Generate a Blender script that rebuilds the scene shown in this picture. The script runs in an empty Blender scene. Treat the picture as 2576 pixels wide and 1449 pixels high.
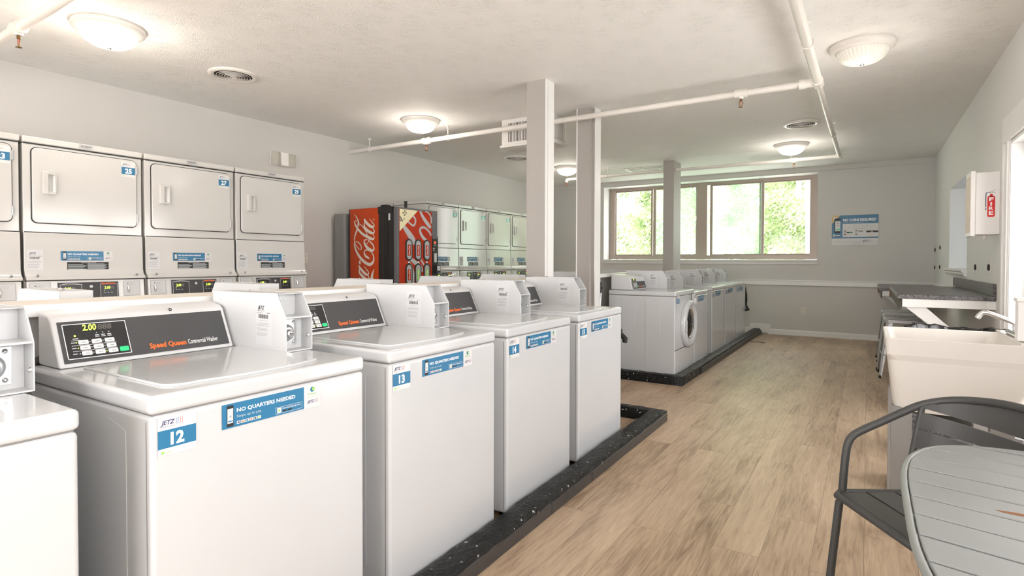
import bpy, math, random
from mathutils import Vector, Matrix
random.seed(7)
PI = math.pi
SC = bpy.context.scene
COL = SC.collection
# ------------------------------------------------------------------ camera
F_PX, YAW, PIT, ROLL = 1407.0, math.radians(32.455), math.radians(1.026), math.radians(.128)
fw = Vector((-math.sin(YAW)*math.cos(PIT), math.cos(YAW)*math.cos(PIT), -math.sin(PIT)))
r0 = Vector((math.cos(YAW), math.sin(YAW), 0)); u0 = r0.cross(fw)
rt = r0*math.cos(ROLL)+u0*math.sin(ROLL); up = rt.cross(fw)
cd = bpy.data.cameras.new('camera'); cam = bpy.data.objects.new('camera', cd); COL.objects.link(cam)
cam.matrix_world = Matrix(((rt.x, up.x, -fw.x, 0), (rt.y, up.y, -fw.y, 0), (rt.z, up.z, -fw.z, 1.2), (0, 0, 0, 1)))
cd.sensor_width = 36; cd.lens = F_PX/2576*36; cd.shift_y = -41.3/2576
cd.clip_start = .02; cd.clip_end = 200
SC.camera = cam
# ------------------------------------------------------------------ view, world, sun
SC.view_settings.view_transform = 'Standard'; SC.view_settings.look = 'None'
SC.view_settings.exposure = 0.86; SC.view_settings.gamma = 1
SC.cycles.max_bounces = 10; SC.cycles.diffuse_bounces = 6; SC.cycles.glossy_bounces = 4
SC.cycles.transmission_bounces = 6; SC.cycles.transparent_max_bounces = 12
SC.cycles.caustics_reflective = False; SC.cycles.caustics_refractive = False
SC.cycles.sample_clamp_indirect = 6
wd = bpy.data.worlds.new('world'); SC.world = wd; wd.use_nodes = True
bg = wd.node_tree.nodes['Background']
bg.inputs['Color'].default_value = (1.0, .985, .985, 1); bg.inputs['Strength'].default_value = 5.0
sd = bpy.data.lights.new('sun', 'SUN'); sun = bpy.data.objects.new('sun', sd); COL.objects.link(sun)
sd.energy = 9; sd.angle = math.radians(3); sd.color = (1, .97, .92)
sun.rotation_euler = Vector((-.12, -.75, .65)).to_track_quat('Z', 'Y').to_euler()

def portal(loc, rot, sx, sy):
    l = bpy.data.lights.new('window_portal', 'AREA'); l.shape = 'RECTANGLE'; l.size = sx; l.size_y = sy
    l.cycles.is_portal = True
    o = bpy.data.objects.new('window_portal', l); o.location = loc; o.rotation_euler = rot; COL.objects.link(o)
portal((-2.55, 10.66, 1.95), (-PI/2, 0, 0), 3.7, 1.42)
portal((1.28, 7.75, 1.6), (0, PI/2, 0), .96, 1.45)
portal((1.06, 3.93, 1.05), (0, PI/2, 0), 2.1, 2.25)
portal((1.06, .2, 1.5), (0, PI/2, 0), 1.2, 3.0)
portal((-2.4, -2.36, 1.45), (PI/2, 0, 0), 5.2, 1.7)

# ------------------------------------------------------------------ materials
def new_mat(name):
    m = bpy.data.materials.new(name); m.use_nodes = True
    nt = m.node_tree; return m, nt, nt.nodes['Principled BSDF']
MATS = {}
def mat(name, col, rough=.5, metal=0, emit=None, es=0, bump=None, spec=.5, coat=0, var=None):
    m, nt, b = new_mat(name)
    b.inputs['Base Color'].default_value = (*col, 1); b.inputs['Roughness'].default_value = rough
    b.inputs['Metallic'].default_value = metal; b.inputs['Specular IOR Level'].default_value = spec
    if coat: b.inputs['Coat Weight'].default_value = coat; b.inputs['Coat Roughness'].default_value = .08
    if emit: b.inputs['Emission Color'].default_value = (*emit, 1); b.inputs['Emission Strength'].default_value = es
    tc = nt.nodes.new('ShaderNodeTexCoord')
    n = nt.nodes.new('ShaderNodeTexNoise'); n.inputs['Scale'].default_value = (var or (3,))[0]; n.inputs['Detail'].default_value = 3
    nt.links.new(tc.outputs['Object'], n.inputs['Vector'])
    amt = var[1] if var else .03
    mx = nt.nodes.new('ShaderNodeMixRGB'); mx.blend_type = 'MIX'
    mx.inputs[1].default_value = (*[c*(1-amt) for c in col], 1); mx.inputs[2].default_value = (*[min(1, c*(1+amt)) for c in col], 1)
    nt.links.new(n.outputs['Fac'], mx.inputs[0]); nt.links.new(mx.outputs[0], b.inputs['Base Color'])
    if bump:
        nb = nt.nodes.new('ShaderNodeTexNoise'); nb.inputs['Scale'].default_value = bump[0]; nb.inputs['Detail'].default_value = 4
        bp = nt.nodes.new('ShaderNodeBump'); bp.inputs['Strength'].default_value = bump[1]; bp.inputs['Distance'].default_value = bump[2] if len(bump) > 2 else .002
        nt.links.new(tc.outputs['Object'], nb.inputs['Vector']); nt.links.new(nb.outputs['Fac'], bp.inputs['Height'])
        nt.links.new(bp.outputs['Normal'], b.inputs['Normal'])
    MATS[name] = m; return m
ENA = (.80, .80, .79)
mat('white_enamel', (.56, .572, .585), .16, bump=(9, .10, .001), coat=.3)
mat('dryer_enamel', (.585, .575, .555), .14, bump=(9, .12, .001), coat=.3)
mat('console_plastic', (.60, .60, .605), .3)
mat('coin_box_paint', (.58, .585, .59), .28, bump=(300, .08, .0005))
mat('dark_panel', (.055, .055, .058), .5, bump=(900, .4, .0004), var=(600, .35))
mat('black_panel', (.02, .02, .022), .3)
mat('black_gap', (.02, .02, .02), .6)
mat('seam_grey', (.20, .19, .18), .6)
mat('zinc', (.62, .63, .64), .32, .9, var=(40, .15))
mat('chrome', (.82, .82, .83), .1, 1)
mat('steel_grey', (.40, .41, .42), .4, .6)
mat('paper', (.66, .66, .66), .4)
mat('paper_translucent', (.62, .62, .63), .35)
mat('sticker_blue', (.025, .165, .315), .35)
mat('sticker_green', (.10, .50, .42), .35)
mat('ink_navy', (.03, .025, .12), .5)
mat('ink_black', (.02, .02, .02), .5)
mat('ink_grey', (.33, .33, .34), .5)
mat('ink_lightgrey', (.55, .6, .62), .5)
mat('ink_white', (.9, .9, .9), .4)
mat('ink_orange', (.9, .16, .03), .5, emit=(.9, .16, .03), es=0)
mat('ink_red', (.75, .16, .14), .5)
mat('ink_green', (.3, .55, .12), .5)
mat('ink_gold', (.62, .47, .25), .5)
mat('led', (.65, .9, .08), .4, emit=(.65, .95, .08), es=1.1)
mat('led_off', (.13, .12, .11), .4)
mat('button_white', (.72, .72, .70), .4)
mat('button_green', (.03, .62, .24), .4)
mat('led_red', (.9, .05, .02), .4, emit=(1, .08, .02), es=1.2)
mat('cola_red', (.55, .055, .004), .3, var=(60, .12))  # side red pushed toward orange for the warm light on it
mat('cola_front_red', (.46, .03, .005), .07, coat=.6)
mat('cola_white', (.80, .76, .68), .3)
mat('cola_front_white', (.50, .50, .51), .07, coat=.6)
mat('cola_cream', (.78, .72, .47), .2)
mat('vending_black', (.018, .017, .016), .42, bump=(500, .3, .0004))
mat('product_silver', (.42, .43, .44), .2)
mat('vending_grey', (.12, .12, .13), .35)
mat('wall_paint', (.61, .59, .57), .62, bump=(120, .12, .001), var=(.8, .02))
mat('wall_paint_back', (.62, .61, .59), .62, bump=(120, .12, .001), var=(.8, .02))  # wall paint again; tone carries the light on the back wall
mat('wall_paint_daylit', (.76, .755, .74), .6, bump=(120, .12, .001), var=(.8, .02))  # same wall paint, lightened for the daylight on the right wall
mat('pillar_paint', (.40, .375, .35), .55, bump=(60, .08, .001))
mat('trim_white', (.84, .84, .83), .35, bump=(30, .06, .001))
mat('shelf_top', (.74, .68, .60), .35, bump=(30, .1, .001))
mat('pipe_paint', (.78, .75, .71), .4, bump=(50, .15, .002), var=(7, .06))
mat('brass', (.24, .15, .07), .3, 1)
mat('vent_white', (.78, .76, .73), .4)
mat('vent_dark', (.06, .05, .04), .7)
mat('bronze_aluminium', (.36, .30, .26), .45, .35)
mat('sink_plastic', (.69, .655, .61), .38, bump=(200, .05, .001))
mat('table_grey', (.225, .232, .228), .38, bump=(25, .06, .001), var=(6, .10))
mat('table_rim', (.22, .23, .22), .4)
mat('chair_grey', (.048, .048, .047), .5, .0)
mat('stool_metal', (.46, .46, .46), .4, .45)
mat('leg_metal', (.27, .26, .25), .45, .3)
mat('rubber', (.02, .02, .02), .7)
mat('bag_black', (.01, .01, .011), .18)
mat('bin_grey', (.03, .03, .03), .5)
mat('foil', (.42, .42, .43), .35)
mat('rail_dark', (.11, .095, .08), .6)
mat('mdf', (.26, .16, .085), .7)
mat('fire_red', (.72, .02, .02), .35)
mat('cabinet_white', (.84, .82, .80), .35)
mat('cabinet_cream', (.72, .58, .47), .5)
mat('ivory', (.74, .71, .64), .4)
mat('bark', (.40, .36, .32), .9, bump=(15, .6, .02), var=(8, .3))
mat('dome_trim', (.80, .77, .74), .35)
mat('washer_glass', (.015, .015, .015), .05)
mat('hose', (.03, .03, .03), .45)
mat('exterior_wall', (.55, .50, .45), .8)
mat('duct_grey', (.3, .3, .3), .6)

def noise_mat_speckle():
    m, nt, b = new_mat('speckle_laminate'); b.inputs['Roughness'].default_value = .3
    tc = nt.nodes.new('ShaderNodeTexCoord'); v = nt.nodes.new('ShaderNodeTexVoronoi'); v.inputs['Scale'].default_value = 260
    nt.links.new(tc.outputs['Object'], v.inputs['Vector'])
    r = nt.nodes.new('ShaderNodeValToRGB'); e = r.color_ramp.elements
    e[0].position = .0; e[0].color = (.03, .028, .03, 1); e[1].position = 1; e[1].color = (.46, .45, .46, 1)
    a = e.new(.42); a.color = (.13, .115, .12, 1); a = e.new(.7); a.color = (.20, .19, .195, 1)
    r.color_ramp.interpolation = 'CONSTANT'
    s = nt.nodes.new('ShaderNodeSeparateColor'); nt.links.new(v.outputs['Color'], s.inputs[0]); nt.links.new(s.outputs[0], r.inputs[0])
    nt.links.new(r.outputs[0], b.inputs['Base Color']); MATS['speckle_laminate'] = m
noise_mat_speckle()

def kerb_mat():
    m, nt, b = new_mat('black_kerb_paint')
    tc = nt.nodes.new('ShaderNodeTexCoord'); n = nt.nodes.new('ShaderNodeTexNoise'); n.inputs['Scale'].default_value = 38; n.inputs['Detail'].default_value = 6
    nt.links.new(tc.outputs['Object'], n.inputs['Vector'])
    r = nt.nodes.new('ShaderNodeValToRGB'); e = r.color_ramp.elements
    e[0].position = .65; e[0].color = (.010, .010, .010, 1); e[1].position = .69; e[1].color = (.55, .52, .5, 1)
    nt.links.new(n.outputs['Fac'], r.inputs[0]); nt.links.new(r.outputs[0], b.inputs['Base Color'])
    b.inputs['Roughness'].default_value = .33; b.inputs['Specular IOR Level'].default_value = .22
    n2 = nt.nodes.new('ShaderNodeTexNoise'); n2.inputs['Scale'].default_value = 60; n2.inputs['Detail'].default_value = 5
    nt.links.new(tc.outputs['Object'], n2.inputs['Vector'])
    bp = nt.nodes.new('ShaderNodeBump'); bp.inputs['Strength'].default_value = 1.0; bp.inputs['Distance'].default_value = .010
    nt.links.new(n2.outputs['Fac'], bp.inputs['Height']); nt.links.new(bp.outputs['Normal'], b.inputs['Normal'])
    MATS['black_kerb_paint'] = m
kerb_mat()
mat('cove_vinyl', (.05, .047, .045), .4, var=(20, .2))

def ceiling_mat():
    m, nt, b = new_mat('ceiling_stomp_texture'); L = nt.links.new; N = nt.nodes.new
    b.inputs['Base Color'].default_value = (.86, .85, .83, 1); b.inputs['Roughness'].default_value = .75
    tc = N('ShaderNodeTexCoord'); v = N('ShaderNodeTexVoronoi'); v.inputs['Scale'].default_value = 5.5; v.voronoi_dimensions = '2D'
    L(tc.outputs['Object'], v.inputs['Vector'])
    sc = N('ShaderNodeVectorMath'); sc.operation = 'SUBTRACT'
    # voronoi position output is in texture space divided by the scale
    L(tc.outputs['Object'], sc.inputs[0]); L(v.outputs['Position'], sc.inputs[1])
    sp = N('ShaderNodeSeparateXYZ'); L(sc.outputs[0], sp.inputs[0])
    at = N('ShaderNodeMath'); at.operation = 'ARCTAN2'; L(sp.outputs['Y'], at.inputs[0]); L(sp.outputs['X'], at.inputs[1])
    n = N('ShaderNodeTexNoise'); n.inputs['Scale'].default_value = 14; n.inputs['Detail'].default_value = 4; L(tc.outputs['Object'], n.inputs['Vector'])
    a1 = N('ShaderNodeMath'); a1.operation = 'MULTIPLY'; a1.inputs[1].default_value = 22; L(at.outputs[0], a1.inputs[0])
    a2 = N('ShaderNodeMath'); a2.operation = 'MULTIPLY'; a2.inputs[1].default_value = 44; L(n.outputs['Fac'], a2.inputs[0])
    a3 = N('ShaderNodeMath'); a3.operation = 'ADD'; L(a1.outputs[0], a3.inputs[0]); L(a2.outputs[0], a3.inputs[1])
    s = N('ShaderNodeMath'); s.operation = 'SINE'; L(a3.outputs[0], s.inputs[0])
    mr = N('ShaderNodeMapRange'); mr.inputs['From Min'].default_value = 0.0; mr.inputs['From Max'].default_value = .62
    mr.inputs['To Min'].default_value = 1; mr.inputs['To Max'].default_value = 0; L(v.outputs['Distance'], mr.inputs['Value'])
    mi = N('ShaderNodeMapRange'); mi.inputs['From Min'].default_value = .02; mi.inputs['From Max'].default_value = .22; L(v.outputs['Distance'], mi.inputs['Value'])
    mq = N('ShaderNodeMath'); mq.operation = 'MULTIPLY'; L(mi.outputs[0], mq.inputs[0]); L(mr.outputs[0], mq.inputs[1])
    p = N('ShaderNodeMath'); p.operation = 'MULTIPLY'; L(s.outputs[0], p.inputs[0]); L(mq.outputs[0], p.inputs[1])
    n2 = N('ShaderNodeTexNoise'); n2.inputs['Scale'].default_value = 45; n2.inputs['Detail'].default_value = 5; L(tc.outputs['Object'], n2.inputs['Vector'])
    q = N('ShaderNodeMath'); q.operation = 'ADD'; L(p.outputs[0], q.inputs[0]); L(n2.outputs['Fac'], q.inputs[1])
    bp = N('ShaderNodeBump'); bp.inputs['Strength'].default_value = .5; bp.inputs['Distance'].default_value = .0042
    L(q.outputs[0], bp.inputs['Height']); L(bp.outputs['Normal'], b.inputs['Normal']); MATS['ceiling'] = m
ceiling_mat()

def floor_mat():
    m, nt, b = new_mat('vinyl_plank_floor'); L = nt.links.new; N = nt.nodes.new
    tc = N('ShaderNodeTexCoord'); mp = N('ShaderNodeMapping'); mp.inputs['Rotation'].default_value = (0, 0, PI/2)
    L(tc.outputs['Object'], mp.inputs['Vector'])
    br = N('ShaderNodeTexBrick'); br.offset = .37; br.offset_frequency = 2
    for k, v in dict(Scale=1, **{'Mortar Size': .0009, 'Mortar Smooth': .1, 'Bias': 0, 'Brick Width': 1.22, 'Row Height': .18}).items(): br.inputs[k].default_value = v
    br.inputs['Color1'].default_value = (0, 0, 0, 1); br.inputs['Color2'].default_value = (1, 1, 1, 1); br.inputs['Mortar'].default_value = (.5, .5, .5, 1)
    L(mp.outputs[0], br.inputs['Vector'])
    sep = N('ShaderNodeSeparateColor'); L(br.outputs['Color'], sep.inputs[0])
    # grain: stretched noise, offset per plank
    off = N('ShaderNodeVectorMath'); off.operation = 'MULTIPLY_ADD'; off.inputs[1].default_value = (13, 7, 3); L(br.outputs['Color'], off.inputs[0]); L(mp.outputs[0], off.inputs[2])
    mg = N('ShaderNodeMapping'); mg.inputs['Scale'].default_value = (2.6, 30, 1); L(off.outputs[0], mg.inputs['Vector'])
    g = N('ShaderNodeTexNoise'); g.inputs['Scale'].default_value = 1.0; g.inputs['Detail'].default_value = 7; g.inputs['Roughness'].default_value = .62; g.inputs['Distortion'].default_value = 1.4
    L(mg.outputs[0], g.inputs['Vector'])
    mb = N('ShaderNodeMapping'); mb.inputs['Scale'].default_value = (1.3, 4.5, 1); L(off.outputs[0], mb.inputs['Vector'])
    bl = N('ShaderNodeTexNoise'); bl.inputs['Scale'].default_value = 1; bl.inputs['Detail'].default_value = 3; L(mb.outputs[0], bl.inputs['Vector'])
    fine = N('ShaderNodeTexNoise'); fine.inputs['Scale'].default_value = 1; fine.inputs['Detail'].default_value = 3
    mf = N('ShaderNodeMapping'); mf.inputs['Scale'].default_value = (9, 150, 1); L(off.outputs[0], mf.inputs['Vector']); L(mf.outputs[0], fine.inputs['Vector'])
    r = N('ShaderNodeValToRGB'); e = r.color_ramp.elements
    e[0].position = .28; e[0].color = (.19, .12, .07, 1); e[1].position = .70; e[1].color = (.62, .475, .335, 1)
    a = e.new(.47); a.color = (.42, .305, .205, 1)
    sm = N('ShaderNodeMath'); sm.operation = 'MULTIPLY_ADD'; sm.inputs[1].default_value = .55; L(g.outputs['Fac'], sm.inputs[0])
    s2 = N('ShaderNodeMath'); s2.operation = 'MULTIPLY_ADD'; s2.inputs[1].default_value = .45; s2.inputs[2].default_value = 0; L(bl.outputs['Fac'], s2.inputs[0])
    L(s2.outputs[0], sm.inputs[2]); s3 = N('ShaderNodeMath'); s3.operation = 'MULTIPLY_ADD'; s3.inputs[1].default_value = .10; L(sep.outputs[0], s3.inputs[0]); 
    s4 = N('ShaderNodeMath'); s4.operation = 'SUBTRACT'; s4.inputs[1].default_value = .05; L(sm.outputs[0], s4.inputs[0]); L(s4.outputs[0], s3.inputs[2])
    s5 = N('ShaderNodeMath'); s5.operation = 'MULTIPLY_ADD'; s5.inputs[1].default_value = .22; L(fine.outputs['Fac'], s5.inputs[0])
    s6 = N('ShaderNodeMath'); s6.operation = 'SUBTRACT'; s6.inputs[1].default_value = .11; L(s3.outputs[0], s6.inputs[0]); L(s6.outputs[0], s5.inputs[2])
    L(s5.outputs[0], r.inputs[0])
    mm = N('ShaderNodeMixRGB'); mm.inputs[2].default_value = (.20, .14, .09, 1); L(br.outputs['Fac'], mm.inputs[0]); L(r.outputs[0], mm.inputs[1])
    L(mm.outputs[0], b.inputs['Base Color']); b.inputs['Roughness'].default_value = .42
    bp = N('ShaderNodeBump'); bp.inputs['Strength'].default_value = .25; bp.inputs['Distance'].default_value = .001
    L(s5.outputs[0], bp.inputs['Height']); L(bp.outputs['Normal'], b.inputs['Normal'])
    MATS['floor'] = m
floor_mat()

def glass_mat(name, tint, gloss=.08, haze=0, hazecol=(.8, .9, .8)):
    m, nt, b = new_mat(name); nt.nodes.remove(b); N = nt.nodes.new; L = nt.links.new
    out = nt.nodes['Material Output']; t = N('ShaderNodeBsdfTransparent'); t.inputs[0].default_value = (*tint, 1)
    g = N('ShaderNodeBsdfGlossy'); g.inputs['Roughness'].default_value = .02
    fr = N('ShaderNodeLayerWeight'); fr.inputs[0].default_value = .35
    mu = N('ShaderNodeMath'); mu.operation = 'MULTIPLY'; mu.inputs[1].default_value = gloss*4; L(fr.outputs['Fresnel'], mu.inputs[0])
    mx = N('ShaderNodeMixShader'); L(mu.outputs[0], mx.inputs[0]); L(t.outputs[0], mx.inputs[1]); L(g.outputs[0], mx.inputs[2])
    last = mx
    if haze:
        d = N('ShaderNodeBsdfTranslucent'); d.inputs[0].default_value = (*hazecol, 1)
        m2 = N('ShaderNodeMixShader'); m2.inputs[0].default_value = haze; L(mx.outputs[0], m2.inputs[1]); L(d.outputs[0], m2.inputs[2]); last = m2
    L(last.outputs[0], out.inputs[0]); MATS[name] = m
glass_mat('window_glass', (1, 1, 1))
glass_mat('dimming_glass', (.30, .32, .33))  # dark tint added to an unseen pane to cut light on the reveal
glass_mat('screen_glass', (.84, .95, .86), haze=.12, hazecol=(.74, .92, .78))
glass_mat('clear_plastic', (.95, .95, .93), .06, haze=.4, hazecol=(.9, .9, .88))

def dome_mat(name='dome_glass', DOME=1.5):
    m, nt, b = new_mat(name); N = nt.nodes.new; L = nt.links.new
    tc = N('ShaderNodeTexCoord'); sp = N('ShaderNodeSeparateXYZ'); L(tc.outputs['Object'], sp.inputs[0])
    at = N('ShaderNodeMath'); at.operation = 'ARCTAN2'; L(sp.outputs[1], at.inputs[0]); L(sp.outputs[0], at.inputs[1])
    k = N('ShaderNodeMath'); k.operation = 'MULTIPLY'; k.inputs[1].default_value = 36; L(at.outputs[0], k.inputs[0])
    s = N('ShaderNodeMath'); s.operation = 'SINE'; L(k.outputs[0], s.inputs[0])
    bp = N('ShaderNodeBump'); bp.inputs['Strength'].default_value = .5; bp.inputs['Distance'].default_value = .003; L(s.outputs[0], bp.inputs['Height'])
    L(bp.outputs['Normal'], b.inputs['Normal'])
    b.inputs['Base Color'].default_value = (.9, .88, .84, 1) if DOME > 1 else (.55, .52, .46, 1); b.inputs['Roughness'].default_value = .25
    b.inputs['Emission Color'].default_value = (1, .93, .82, 1)
    em = N('ShaderNodeMath'); em.operation = 'MULTIPLY_ADD'; em.inputs[1].default_value = .15*DOME; em.inputs[2].default_value = DOME; L(s.outputs[0], em.inputs[0])
    L(em.outputs[0], b.inputs['Emission Strength']); MATS[name] = m
dome_mat(); dome_mat('dome_glass_dim', .22)
def leaf_mat(name, c1, c2):
    m, nt, b = new_mat(name); nt.nodes.remove(b); N = nt.nodes.new; L = nt.links.new
    tc = N('ShaderNodeTexCoord'); n = N('ShaderNodeTexNoise'); n.inputs['Scale'].default_value = 1.2; n.inputs['Detail'].default_value = 6; L(tc.outputs['Object'], n.inputs['Vector'])
    r = N('ShaderNodeValToRGB'); r.color_ramp.elements[0].position = .35; r.color_ramp.elements[0].color = (*c1, 1); r.color_ramp.elements[1].position = .65; r.color_ramp.elements[1].color = (*c2, 1)
    L(n.outputs['Fac'], r.inputs[0]); d = N('ShaderNodeBsdfDiffuse'); t = N('ShaderNodeBsdfTranslucent'); L(r.outputs[0], d.inputs[0]); L(r.outputs[0], t.inputs[0])
    mx = N('ShaderNodeMixShader'); mx.inputs[0].default_value = .45; L(d.outputs[0], mx.inputs[1]); L(t.outputs[0], mx.inputs[2]); L(mx.outputs[0], nt.nodes['Material Output'].inputs[0]); MATS[name] = m
leaf_mat('leaf_light', (.20, .29, .12), (.56, .62, .42)); leaf_mat('leaf_mid', (.14, .23, .09), (.44, .53, .31))
mat('bounce_ground', (.70, .69, .67), .9)  # outdoor ground, made pale to bounce sunlight onto the ceiling

# ------------------------------------------------------------------ mesh builder
TXT = {}
def text_geo(s, bold, shear):
    k = (s, bold, shear)
    if k in TXT: return TXT[k]
    cu = bpy.data.curves.new('t', 'FONT'); cu.body = s; cu.size = 1; cu.offset = bold; cu.resolution_u = 2; cu.fill_mode = 'FRONT'; cu.shear = shear
    o = bpy.data.objects.new('t', cu); me = bpy.data.meshes.new_from_object(o)
    vs = [(v.co.x, v.co.y) for v in me.vertices]; fs = [tuple(p.vertices) for p in me.polygons]
    bpy.data.objects.remove(o); bpy.data.curves.remove(cu); bpy.data.meshes.remove(me)
    x0 = min(v[0] for v in vs); x1 = max(v[0] for v in vs)
    vs = [((x-x0)/(x1-x0), y/.70) for x, y in vs]   # width 0..1, cap height 1
    TXT[k] = (vs, fs, (x1-x0)/.70); return TXT[k]

class MB:
    def __init__(s): s.v = []; s.f = []; s.m = []; s.sm = []
    def add(s, vs, fs, m, smooth=False):
        o = len(s.v); s.v += [tuple(v) for v in vs]
        for f in fs: s.f.append(tuple(o+i for i in f)); s.m.append(m); s.sm.append(smooth)
        return s
    def box(s, a, b, m):
        x0, y0, z0 = [min(p, q) for p, q in zip(a, b)]; x1, y1, z1 = [max(p, q) for p, q in zip(a, b)]
        s.nb = getattr(s, 'nb', -1)+1; e = .00012*(s.nb % 6)      # no two boxes of one mesh share a plane
        x0 -= e; y0 -= e; z0 -= e; x1 += e; y1 += e; z1 += e
        v = [(x, y, z) for z in (z0, z1) for y in (y0, y1) for x in (x0, x1)]
        return s.add(v, [(0, 2, 3, 1), (4, 5, 7, 6), (0, 1, 5, 4), (2, 6, 7, 3), (0, 4, 6, 2), (1, 3, 7, 5)], m)
    def prism(s, pts, ax, a, b, m, smooth=False):
        """pts 2D polygon in the plane normal to axis ax, extruded a..b"""
        def P(p, t):
            return {0: (t, p[0], p[1]), 1: (p[0], t, p[1]), 2: (p[0], p[1], t)}[ax]
        n = len(pts); A = [P(p, a) for p in pts]; B = [P(p, b) for p in pts]
        s.add(A+B, [tuple(range(n))[::-1], tuple(range(n, 2*n))], m)
        s.add(A+B, [(i, (i+1) % n, n+(i+1) % n, n+i) for i in range(n)], m, smooth)
        return s
    def tube(s, pts, r, m, n=12, cap=True, closed=False, fine=0):
        pts = [Vector(p) for p in pts]
        if fine:
            q = [pts[0]]+pts+[pts[-1]]; pts = [.5*(2*q[i]+(q[i+1]-q[i-1])*u+(2*q[i-1]-5*q[i]+4*q[i+1]-q[i+2])*u*u+(3*q[i]-q[i-1]-3*q[i+1]+q[i+2])*u**3) for i in range(1, len(q)-2) for u in [k/fine for k in range(fine)]]+[q[-1]]
        R = r if isinstance(r, (list, tuple)) else [r]*len(pts)
        rings = []; L = len(pts); prev = None
        for i, p in enumerate(pts):
            if closed: t = (pts[(i+1) % L]-pts[i-1])
            else: t = (pts[min(i+1, L-1)]-pts[max(i-1, 0)])
            t.normalize()
            if prev is None:
                a = Vector((0, 0, 1)) if abs(t.z) < .9 else Vector((1, 0, 0)); x = t.cross(a).normalized()
            else: x = (prev-t*prev.dot(t)).normalized()
            prev = x; y = t.cross(x)
            rings.append([p+(x*math.cos(2*PI*k/n)+y*math.sin(2*PI*k/n))*R[i] for k in range(n)])
        vs = [v for ring in rings for v in ring]; fs = []
        for i in range(L if closed else L-1):
            j = (i+1) % L
            for k in range(n): fs.append((i*n+k, i*n+(k+1) % n, j*n+(k+1) % n, j*n+k))
        s.add(vs, fs, m, True)
        if cap and not closed: s.add(rings[0], [tuple(range(n))[::-1]], m); s.add(rings[-1], [tuple(range(n))], m)
        return s
    def cyl(s, a, b, r, m, n=20): return s.tube([a, b], r, m, n)
    def lathe(s, prof, c, ax, m, n=40, smooth=True):
        """prof list of (radius, height) about axis ax through c"""
        rings = []
        for r, h in prof:
            ring = []
            for k in range(n):
                a = 2*PI*k/n; x, y = r*math.cos(a), r*math.sin(a)
                d = {0: (h, x, y), 1: (y, h, x), 2: (x, y, h)}[ax]
                ring.append((c[0]+d[0], c[1]+d[1], c[2]+d[2]))
            rings.append(ring)
        fs = [(i*n+k, i*n+(k+1) % n, (i+1)*n+(k+1) % n, (i+1)*n+k) for i in range(len(prof)-1) for k in range(n)]
        return s.add([v for q in rings for v in q], fs, m, smooth)
    def build(s, name, parent=None, bevel=0, seg=3, label=None, angle=40):
        me = bpy.data.meshes.new(name); me.from_pydata(s.v, [], s.f)
        keys = []
        for k in s.m:
            if k not in keys: keys.append(k)
        for k in keys: me.materials.append(MATS[k])
        me.polygons.foreach_set('material_index', [keys.index(k) for k in s.m])
        me.polygons.foreach_set('use_smooth', [bool(q) or bevel > 0 for q in s.sm])
        me.update()
        o = bpy.data.objects.new(name, me); COL.objects.link(o)
        if parent: o.parent = parent
        if bevel:
            b = o.modifiers.new('bevel', 'BEVEL'); b.width = bevel; b.segments = seg; b.limit_method = 'ANGLE'; b.angle_limit = math.radians(angle); b.harden_normals = True
            w = o.modifiers.new('weld', 'WELD'); w.merge_threshold = 1e-5
            o.modifiers.move(1, 0)
        if label: o['label'] = label
        return o

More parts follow.
